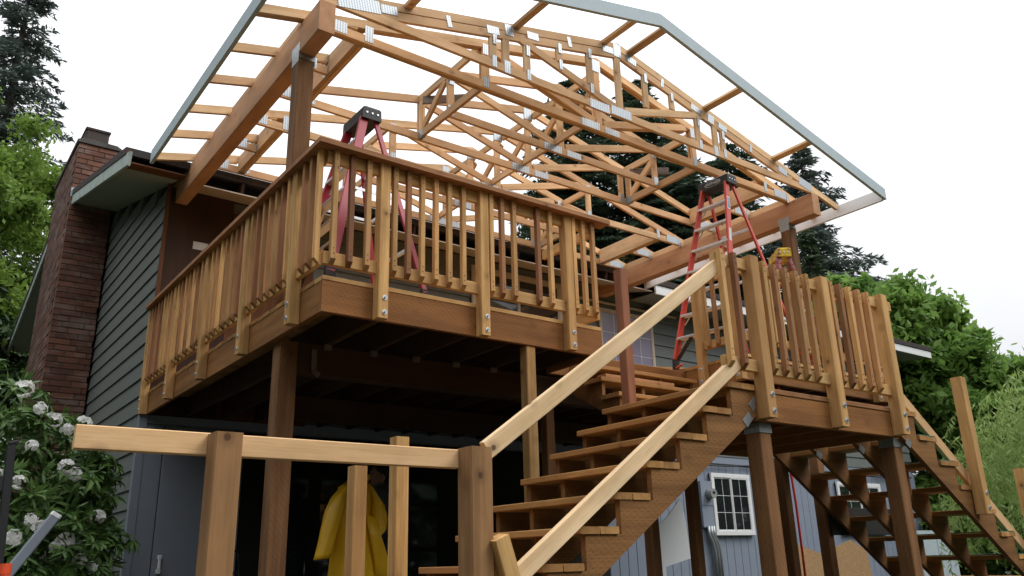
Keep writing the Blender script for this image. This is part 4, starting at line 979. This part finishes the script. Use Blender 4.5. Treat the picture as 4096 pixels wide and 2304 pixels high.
def person():
    t = thing('person', 'person in grey shirt half hidden in the dark behind the yellow jacket', 'person', (2.36, 3.55, .95))
    def skin(name, joints, edges, mat, sub=2, root=0):
        me = bpy.data.meshes.new(name); me.from_pydata([j[0] for j in joints], edges, []); me.update()
        o = bpy.data.objects.new(name, me); put(o, None, t); me.materials.append(M[mat])
        md = o.modifiers.new('skin', 'SKIN'); md.use_smooth_shade = True
        for i, j in enumerate(joints): 
            r = j[1]; me.skin_vertices[0].data[i].radius = r if isinstance(r, tuple) else (r, r)
        me.skin_vertices[0].data[root].use_root = True
        sb = o.modifiers.new('sub', 'SUBSURF'); sb.levels = sub; sb.render_levels = sub
        return o
    x, y, z = 2.36, 3.55, .95
    P = lambda dx, dy, dz: (x+dx, y+dy, z+dz)
    # one continuous figure: pelvis, spine, neck, head; arms with five-fingered hands; legs. Facing -X.
    J = [(P(0, 0, .93), (.15, .115)), (P(0, 0, 1.12), (.145, .10)), (P(-.01, 0, 1.33), (.17, .11)), (P(0, 0, 1.45), (.12, .08)), (P(-.01, 0, 1.52), .055), (P(-.03, 0, 1.58), .06), (P(-.025, 0, 1.66), (.085, .075)), (P(-.015, 0, 1.73), (.075, .068)),
         (P(0, -.18, 1.43), .065), (P(-.05, -.24, 1.18), .047), (P(-.28, -.28, 1.30), .036), (P(-.36, -.32, 1.40), (.03, .02)),
         (P(0, .18, 1.43), .065), (P(-.02, .25, 1.16), .047), (P(-.20, .22, 1.02), .036), (P(-.28, .20, 1.0), (.03, .02)),
         (P(0, -.09, .86), .092), (P(-.01, -.10, .48), .062), (P(.01, -.10, .08), .043), (P(-.11, -.10, .03), .034),
         (P(0, .09, .86), .092), (P(-.01, .10, .48), .062), (P(.01, .10, .08), .043), (P(-.11, .10, .03), .034)]
    E = [(0, 1), (1, 2), (2, 3), (3, 4), (4, 5), (5, 6), (6, 7), (3, 8), (8, 9), (9, 10), (10, 11), (3, 12), (12, 13), (13, 14), (14, 15), (0, 16), (16, 17), (17, 18), (18, 19), (0, 20), (20, 21), (21, 22), (22, 23)]
    n = len(J)
    for hand, s in ((11, 1), (15, -1)):
        hx, hy, hz = J[hand][0]
        for f in range(4):
            o = (f-1.5)*.021; l = (.035, .04, .038, .03)[f]; k = len(J)
            J += [((hx-.035, hy+o*.3, hz+.02+o), .0105), ((hx-.035-l, hy+o*.3, hz+.012+o), .009), ((hx-.045-l, hy+o*.3+s*.025, hz+.0+o), .008)]
            E += [(hand, k), (k, k+1), (k+1, k+2)]
        k = len(J); J += [((hx-.005, hy+s*.03, hz+.03), .011), ((hx-.03, hy+s*.045, hz+.045), .0095)]; E += [(hand, k), (k, k+1)]
    skin('body', J, E, 'shirt')
    def ell(name, c, r, mat, parent=t, n=14, cut=None):
        V, F = [], []
        for i in range(n+1):
            th = math.pi*i/n
            for j in range(n): ph = 2*math.pi*j/n; V.append((c[0]+r[0]*math.sin(th)*math.cos(ph), c[1]+r[1]*math.sin(th)*math.sin(ph), c[2]+r[2]*math.cos(th)))
        for i in range(n):
            for j in range(n): F.append((i*n+j, i*n+(j+1) % n, (i+1)*n+(j+1) % n, (i+1)*n+j))
        return raw(name, V, F, mat, parent, True)
    h = ell('head', P(-.03, 0, 1.655), (.098, .078, .118), 'skin')
    ell('nose', P(-.133, 0, 1.645), (.018, .014, .02), 'skin', h, 8); ell('jaw', P(-.06, 0, 1.58), (.055, .052, .045), 'skin', h, 10)
    ell('mouth', P(-.112, 0, 1.598), (.008, .022, .006), 'cord_red', h, 8)
    for s in (-1, 1):
        ell('eye', P(-.112, s*.032, 1.668), (.010, .012, .008), 'black', h, 8); ell('ear', P(-.01, s*.08, 1.645), (.02, .008, .03), 'skin', h, 8)
    ell('hair', P(-.005, 0, 1.695), (.098, .086, .092), 'hair')
    # trousers as clothing over the legs
    for s in (-1, 1):
        tube('trousers', [P(0, s*.08, .98), P(0, s*.09, .86), P(-.01, s*.10, .48), P(.01, s*.10, .07)], .115, 'trousers', t, 14, .06)
person()

# ================================================================== PLANTS
def quads(name, C, U, V, mat, parent=None, Mw=None, tri=False):
    """C,U,V: (n,3) arrays; one quad each C±U±V (pointed at the far end of U)"""
    n = len(C); P = np.empty((n, 4, 3), np.float32)
    P[:, 0] = C-U; P[:, 1] = C+V; P[:, 2] = C+U; P[:, 3] = C-V
    me = bpy.data.meshes.new(name); me.vertices.add(4*n); me.loops.add(4*n); me.polygons.add(n)
    me.vertices.foreach_set('co', P.reshape(-1)); me.loops.foreach_set('vertex_index', np.arange(4*n, dtype=np.int32))
    me.polygons.foreach_set('loop_start', np.arange(0, 4*n, 4, dtype=np.int32)); me.update(calc_edges=True)
    me.materials.append(M[mat]); return put(bpy.data.objects.new(name, me), Mw, parent)
def unit(a): return a/np.maximum(np.linalg.norm(a, axis=-1, keepdims=True), 1e-6)

def conifer(loc, H, R, label, mat='fir', dens=1., zlow=.08, droop=.35, name='fir_tree', group='conifers behind the house', tuft=.16, seed=1, taper=.8):
    r = np.random.default_rng(seed); x, y, z0 = loc
    t = thing(name, label, 'tree', loc, group)
    tube('trunk', [(0+x, y, z0), (x+.05, y, z0+H*.5), (x, y, z0+H*.98)], R*.07+.06, 'bark', t, 8, .03)
    nb = int(H*10.5*dens); C, U, V = [], [], []
    bp = []
    for i in range(nb):
        f = zlow+(1-zlow)*((i+r.random())/nb); ln = R*((1-f)**taper)*r.uniform(.5, 1.15)+.15; az = r.random()*2*math.pi
        base = np.array([x, y, z0+H*f]); d = np.array([math.cos(az), math.sin(az), .12]); side = np.array([-d[1], d[0], 0])
        m = max(5, int(ln*2.0/tuft)); q = 7
        s = np.repeat(np.arange(1, m+1)/m, q)[:, None]; k = len(s)
        p = base+d*ln*s+np.array([0, 0, 1.])*(-droop*ln*s*s*.9+(.10*ln*s if f > .8 else 0))
        wdt = .36*ln*(1-s)+tuft*.9; off = r.uniform(-1, 1, (k, 1))*wdt
        c = p+side*off+np.array([0, 0, 1.])*(-np.abs(off)*.30+r.normal(size=(k, 1))*.03)
        uu = unit(d*.6+side*np.sign(off)*.75+np.array([0, 0, 1.])*(-.30+r.normal(size=(k, 1))*.28))
        C.append(c); U.append(uu*tuft*r.uniform(.5, 1.15, (k, 1))); V.append(unit(np.cross(uu, r.normal(size=(k, 3))*.6+np.array([0, 0, 1.])))*tuft*.17*r.uniform(.7, 1.4, (k, 1)))
        bp.append((base, base+d*ln*.9+np.array([0, 0, -droop*ln*.8])))
    C, U, V = (np.concatenate(a) for a in (C, U, V))
    quads('crown', C, U, V, mat, t)
    Vb, Fb = [], []
    for a, b in bp:
        k = len(Vb); s = .012+.008*np.linalg.norm(b-a); Vb += [a+[0, 0, s], a-[0, 0, s], b]; Fb.append((k, k+1, k+2))
        e = np.cross(b-a, [0, 0, 1]); e = e/(np.linalg.norm(e)+1e-6)*s; Vb += [a+e, a-e, b]; Fb.append((k+3, k+4, k+5))
    raw('branches', Vb, Fb, 'bark', t)
    return t

def broadleaf(loc, H, rx, rz, zc, label, mat='maple', clumps=70, leaves=150, leaf=.12, name='maple_tree', group='leafy trees', seed=1, trunk=True, flat=.5):
    r = np.random.default_rng(seed); x, y, z0 = loc
    t = thing(name, label, 'tree' if 'tree' in name else 'shrub', loc, group)
    cc = unit(r.normal(size=(clumps, 3)))*(r.uniform(.45, 1., (clumps, 1))**.6); cc *= np.array([rx, rx, rz]); cc += np.array([x, y, zc])
    if trunk:
        tube('trunk', [(x, y, z0), (x+.1, y-.05, (z0+zc)/2), (x, y, zc+rz*.3)], .16, 'bark', t, 8, .06)
        for i in range(0, clumps, 4):
            p = Vector(cc[i]); tube('limb', [(x, y, zc-rz*.55+.5*rz*r.random()), Vector((x, y, zc)).lerp(p, .55)+Vector((0, 0, -.1)), p], .045, 'bark', t, 5, .012, cap=False)
    C, U, V = [], [], []
    for c in cc:
        s = r.uniform(.16, .36)*min(rx, 2.4)*.62
        p = c+r.normal(size=(leaves, 3))*np.array([s, s, s*flat*1.3])*.62
        u = unit(r.normal(size=(leaves, 3))+np.array([0, 0, -.55])); n = unit(r.normal(size=(leaves, 3))*.6+np.array([0, 0, 1.])); v = unit(np.cross(u, n))
        l = leaf*r.uniform(.6, 1.25, (leaves, 1)); C.append(p); U.append(u*l); V.append(v*l*.5)
    quads('crown', np.concatenate(C), np.concatenate(U), np.concatenate(V), mat, t)
    return t

def willow(loc, H, R, label, seed=3):
    r = np.random.default_rng(seed); x, y, z0 = loc; t = thing('willow_tree', label, 'tree', loc)
    tube('trunk', [(x, y, z0), (x+.1, y, z0+H*.4), (x, y, z0+H*.75)], .14, 'bark', t, 8, .05)
    C, U, V = [], [], []
    Vb, Fb = [], []
    for i in range(330):
        az = r.random()*2*math.pi; rr = R*math.sqrt(r.random()); top = np.array([x+rr*math.cos(az), y+rr*math.sin(az), z0+H*(1-.45*(rr/R)**2)*r.uniform(.62, 1.03)])
        ln = r.uniform(.7, 1.9); d = np.array([math.cos(az)*.35, math.sin(az)*.35, 0])
        m = int(ln/.055); pp = top.copy(); last = pp
        for k in range(m):
            s = k/m; dirv = d*(1-s)*1.6+np.array([0, 0, .5*(1-s*2.6)-.25*s-.45*s]); pp = pp+unit(dirv)*.055
            for q in range(2):
                uu = unit(np.array([r.normal()*.7, r.normal()*.7, -.9])); C.append(pp+uu*.035); U.append(uu*r.uniform(.05, .085)); V.append(unit(np.cross(uu, r.normal(size=3)))*.011)
            if k % 4 == 0:
                a = len(Vb); e = np.array([.004, 0, 0]); Vb += [last-e, last+e, pp+e, pp-e]; Fb.append((a, a+1, a+2, a+3)); last = pp.copy()
    quads('crown', np.array(C), np.array(U), np.array(V), 'willow', t); raw('twigs', Vb, Fb, 'willow', t)
    for i in range(7):
        az = i*.9; tube('limb', [(x, y, z0+H*.35), (x+R*.3*math.cos(az), y+R*.3*math.sin(az), z0+H*.7), (x+R*.6*math.cos(az), y+R*.6*math.sin(az), z0+H*.85)], .05, 'bark', t, 5, .012, cap=False)

def plants():
    gz = .93
    conifer((-1.0, 24.9, gz), 22.5, 5.0, 'tall dark fir behind the chimney at the left picture edge', 'firblue', .9, .30, .3, seed=11, tuft=.19)
    conifer((21.9, 21.4, gz), 23.4, 6.0, 'tall fir seen through the trusses, leftmost of those behind the porch', 'fir', 1.1, .3, .35, seed=2, tuft=.27, taper=.55)
    conifer((24.4, 19.4, gz), 23.2, 6.2, 'tall fir right of the leftmost one behind the trusses', 'fir', 1.1, .3, .35, seed=3, tuft=.27, taper=.55)
    conifer((24.2, 17.6, gz), 19.2, 5.8, 'bushy fir between the two tall firs and the orange ladder', 'fir', 1.1, .25, .35, seed=12, tuft=.26, taper=.5)
    conifer((22.6, 23.6, gz), 19.4, 5.4, 'shorter fir left of the tall firs, low behind the trusses', 'fir', 1.0, .3, .35, seed=13, tuft=.26, taper=.5)
    conifer((24.6, 14.6, gz), 17.6, 5.4, 'dark fir behind the right beam and the orange ladder', 'fir', 1.1, .22, .35, seed=4, tuft=.25, taper=.55)
    conifer((25.0, 11.5, gz), 16.2, 4.6, 'pointed fir showing right of the rake board end', 'firblue', 1.2, .2, .3, seed=5, tuft=.22, taper=.7)
    conifer((21.6, 9.6, gz), 11.2, 1.7, 'small soft pine just right of the right roof post', 'pine', 1.3, .2, .1, 'pine_tree', seed=6, tuft=.17)
    conifer((35.7, 7.0, gz), 11.5, 4.2, 'distant fir with branches poking in at the right picture edge', 'firblue', .9, .1, .4, seed=8, tuft=.24)
    conifer((20.6, 17.2, gz), 13.0, 2.6, 'drooping yellowish larch behind the orange ladder', 'larch', 1.1, .2, .8, 'larch_tree', seed=9, tuft=.2)
    broadleaf((-2.3, 17.2, gz), 12, 3.3, 5.4, 8.0, 'bright green leafy tree behind the chimney on the left', 'alder', 210, 420, .085, 'alder_tree', seed=21)
    broadleaf((-1.75, 14.9, gz), 8, 1.5, 3.0, 4.9, 'dark evergreen shrub between chimney and left picture edge', 'darkshrub', 90, 260, .09, 'evergreen_shrub', 'garden shrubs', seed=22)
    broadleaf((18.9, 6.3, gz), 9, 2.1, 2.5, 6.55, 'broad green maple rising behind the landing railing', 'maple', 150, 260, .125, 'maple_tree', seed=23)
    broadleaf((19.5, 4.9, gz), 7, 1.9, 2.3, 5.0, 'green maple right of the landing, above the side stairs', 'maple', 140, 260, .125, 'maple_tree', seed=24)
    broadleaf((20.3, 3.5, gz), 6, 2.0, 2.2, 3.9, 'lower leafy tree behind the side stair post', 'maple', 130, 240, .12, 'leafy_tree', seed=25)
    broadleaf((24.0, .9, gz), 6, 2.6, 2.0, 3.0, 'rounded green tree in the background near the willow', 'alder', 90, 160, .16, 'leafy_tree', seed=26)
    broadleaf((18.1, 4.0, gz), 3.2, 1.5, 1.5, 2.3, 'green bush filling the gap under the side stairs', 'maple', 80, 170, .12, 'leafy_bush', 'garden shrubs', seed=27, trunk=False)
    broadleaf((29.5, 7.0, gz), 8, 2.9, 2.8, 5.0, 'distant pale green tree above the far right hedge line', 'alder', 90, 150, .2, 'leafy_tree', seed=28)
    willow((10.05, -1.05, gz), 2.85, 1.2, 'light green weeping willow at the right picture edge')
plants()

def shade_woods():
    # unseen wood added behind the viewer to block low sky light (panes reflect green)
    r = np.random.default_rng(77); C, U, V = [], [], []
    for i in range(64):
        az = rad(95)+rad(245)*(i+r.random())/64; left = rad(225) < az < rad(325); d = r.uniform(19, 26) if left else r.uniform(22, 30); H = r.uniform(11.5, 15); R = r.uniform(2.6, 3.6)
        x, y = 2+d*math.sin(az), d*math.cos(az); n = 420
        f = r.random(n)**.8; rr = R*(1-f*.85)*np.sqrt(r.random(n)); a = r.random(n)*6.283
        C.append(np.stack([x+rr*np.cos(a), y+rr*np.sin(a), (0 if y < -2 else .9)+f*H], 1)); u = unit(r.normal(size=(n, 3))+np.array([0, 0, -.4])); U.append(u*r.uniform(.4, .9, (n, 1))); V.append(unit(np.cross(u, r.normal(size=(n, 3))))*.38)
    o = quads('shade_woods', np.concatenate(C), np.concatenate(U), np.concatenate(V), 'fir'); tag(o, 'unseen wood added behind the viewer to block low sky light, mirrored in the windows', 'shade_woods', None, 'stuff')
shade_woods()

def rhododendron():
    t = thing('rhododendron', 'large rhododendron with white flower heads at the lower left', 'shrub', (-1.2, 3.6, .95))
    r = np.random.default_rng(5)
    def whorl(n, seed):
        q = np.random.default_rng(seed); V, F = [], []
        for i in range(n):
            az = 2*math.pi*i/n+q.uniform(-.25, .25); el = q.uniform(-.45, .55); l = q.uniform(.10, .16); w_ = l*.17
            d = np.array([math.cos(az)*math.cos(el), math.sin(az)*math.cos(el), math.sin(el)]); s = np.array([-math.sin(az), math.cos(az), 0]); up = np.cross(s, d)*-1
            k = len(V)
            V += [d*.012, d*l*.35+s*w_-up*-.008, d*l*.35-up*.006, d*l*.35-s*w_-up*-.008, d*l*.75+s*w_*.85+np.array([0, 0, -.014]), d*l*.75+np.array([0, 0, -.022]), d*l*.75-s*w_*.85+np.array([0, 0, -.014]), d*l+np.array([0, 0, -.045])]
            F += [(k, k+2, k+1), (k, k+3, k+2), (k+1, k+2, k+5, k+4), (k+2, k+3, k+6, k+5), (k+4, k+5, k+7), (k+5, k+6, k+7)]
        return mesh('leaf_whorl', V, F, 'rhodo')
    W_ = [whorl(11, s) for s in range(5)]
    def flower(seed):
        q = np.random.default_rng(seed); V, F = [], []
        for i in range(13):
            d = unit(q.normal(size=3)+np.array([0, 0, .35])); c = d*.058*q.uniform(.75, 1.1); a = unit(np.cross(d, q.normal(size=3))); b = np.cross(d, a)
            for p in range(5):
                u = 2*math.pi*p/5; e1 = a*math.cos(u)+b*math.sin(u); e2 = -a*math.sin(u)+b*math.cos(u); k = len(V)
                V += [c, c+e1*.022+e2*.016+d*.012, c+e1*.036+e2*.006+d*.010+q.normal(size=3)*.003, c+e1*.036-e2*.008+d*.009+q.normal(size=3)*.003, c+e1*.022-e2*.016+d*.012]
                F += [(k, k+1, k+2), (k, k+2, k+3), (k, k+3, k+4)]
        return mesh('flower_head', V, F, 'petal')
    Fm = [flower(s) for s in range(4)]
    # crown surface: a lumpy mass from the ground up to about 3.4 m, reaching the corner of the wall
    lobes = [((-1.75, 3.3, 2.75), (.75, .7, .75)), ((-1.15, 3.7, 2.45), (.75, .7, .75)), ((-1.45, 3.0, 1.9), (.85, .7, .8)), ((-.85, 3.5, 1.75), (.55, .6, .8)), ((-1.9, 2.9, 1.6), (.7, .7, .8)), ((-.75, 3.9, 2.35), (.42, .5, .45)), ((-.85, 3.1, 1.3), (.55, .5, .5)), ((-1.5, 2.7, 1.3), (.8, .6, .6))]
    def surf(lob):
        c, a = lob; d = unit(r.normal(size=3)); 
        if d[1] > .35: d[1] *= -1
        return np.array(c)+d*np.array(a)*r.uniform(.82, 1.05), d
    cnt = 0
    C, U, V = [], [], []
    for i in range(1500):
        lob = lobes[i % len(lobes)]; p, d = surf(lob)
        tocam = unit(np.array([-2.24, -5.17, 1.6])-p)
        if cnt < 295 and np.dot(d, tocam) > .05 and p[2] > 1.25 and p[0] > -2.4:
            m = Vector((0, 0, 1)).rotation_difference(Vector(d*.7+np.array([0, 0, .75])+r.normal(size=3)*.2)).to_matrix().to_4x4(); s = r.uniform(.8, 1.25)
            m = Matrix.Translation(p) @ m @ Matrix.Rotation(r.random()*6.3, 4, 'Z') @ Matrix.Scale(s, 4)
            put(bpy.data.objects.new('leaf_whorl', W_[cnt % 5]), m, t); cnt += 1
        else:
            for q in range(10):
                u = unit(r.normal(size=3)*.8+d*.6); C.append(p-d*.12+u*.07); U.append(u*r.uniform(.05, .075)); V.append(unit(np.cross(u, d+r.normal(size=3)*.3))*.014)
    quads('inner_leaves', np.array(C), np.array(U), np.array(V), 'rhodo', t)['kind'] = 'stuff'
    # stems
    for i in range(9):
        p = Vector(lobes[i % len(lobes)][0]); tube('stem', [(-1.3+.12*i*.6-.3, 3.4, .93), Vector((-1.2, 3.4, .93)).lerp(p, .5)+Vector((.05*i-.2, 0, 0)), p+Vector((0, 0, .3))], .03, 'bark', t, 6, .01)
    # flower heads where the photograph shows them (position on the bush's near face)
    for (fx, fy, fz) in ((-1.46, 2.45, 3.05), (-1.28, 2.75, 2.95), (-1.66, 2.6, 2.83), (-1.16, 2.9, 2.88), (-1.02, 3.0, 2.82), (-.88, 3.1, 2.9), (-1.02, 2.75, 2.47), (-.95, 2.8, 2.42), (-1.55, 2.45, 2.35), (-1.4, 2.35, 2.3), (-1.56, 2.3, 2.1), (-1.28, 2.35, 2.02), (-1.22, 2.3, 1.96), (-1.4, 2.2, 1.88), (-1.03, 2.6, 1.83), (-.97, 2.65, 1.87), (-.68, 3.0, 2.08), (-.82, 2.8, 1.72), (-.72, 2.85, 1.66), (-1.5, 2.25, 1.72), (-1.33, 2.5, 2.6)):
        put(bpy.data.objects.new('flower_head', Fm[int(r.integers(4))]), Matrix.Translation((fx, fy, fz)) @ Matrix.Rotation(r.random()*6, 4, 'Z') @ Matrix.Scale(r.uniform(.65, 1.0), 4), t)
rhododendron()
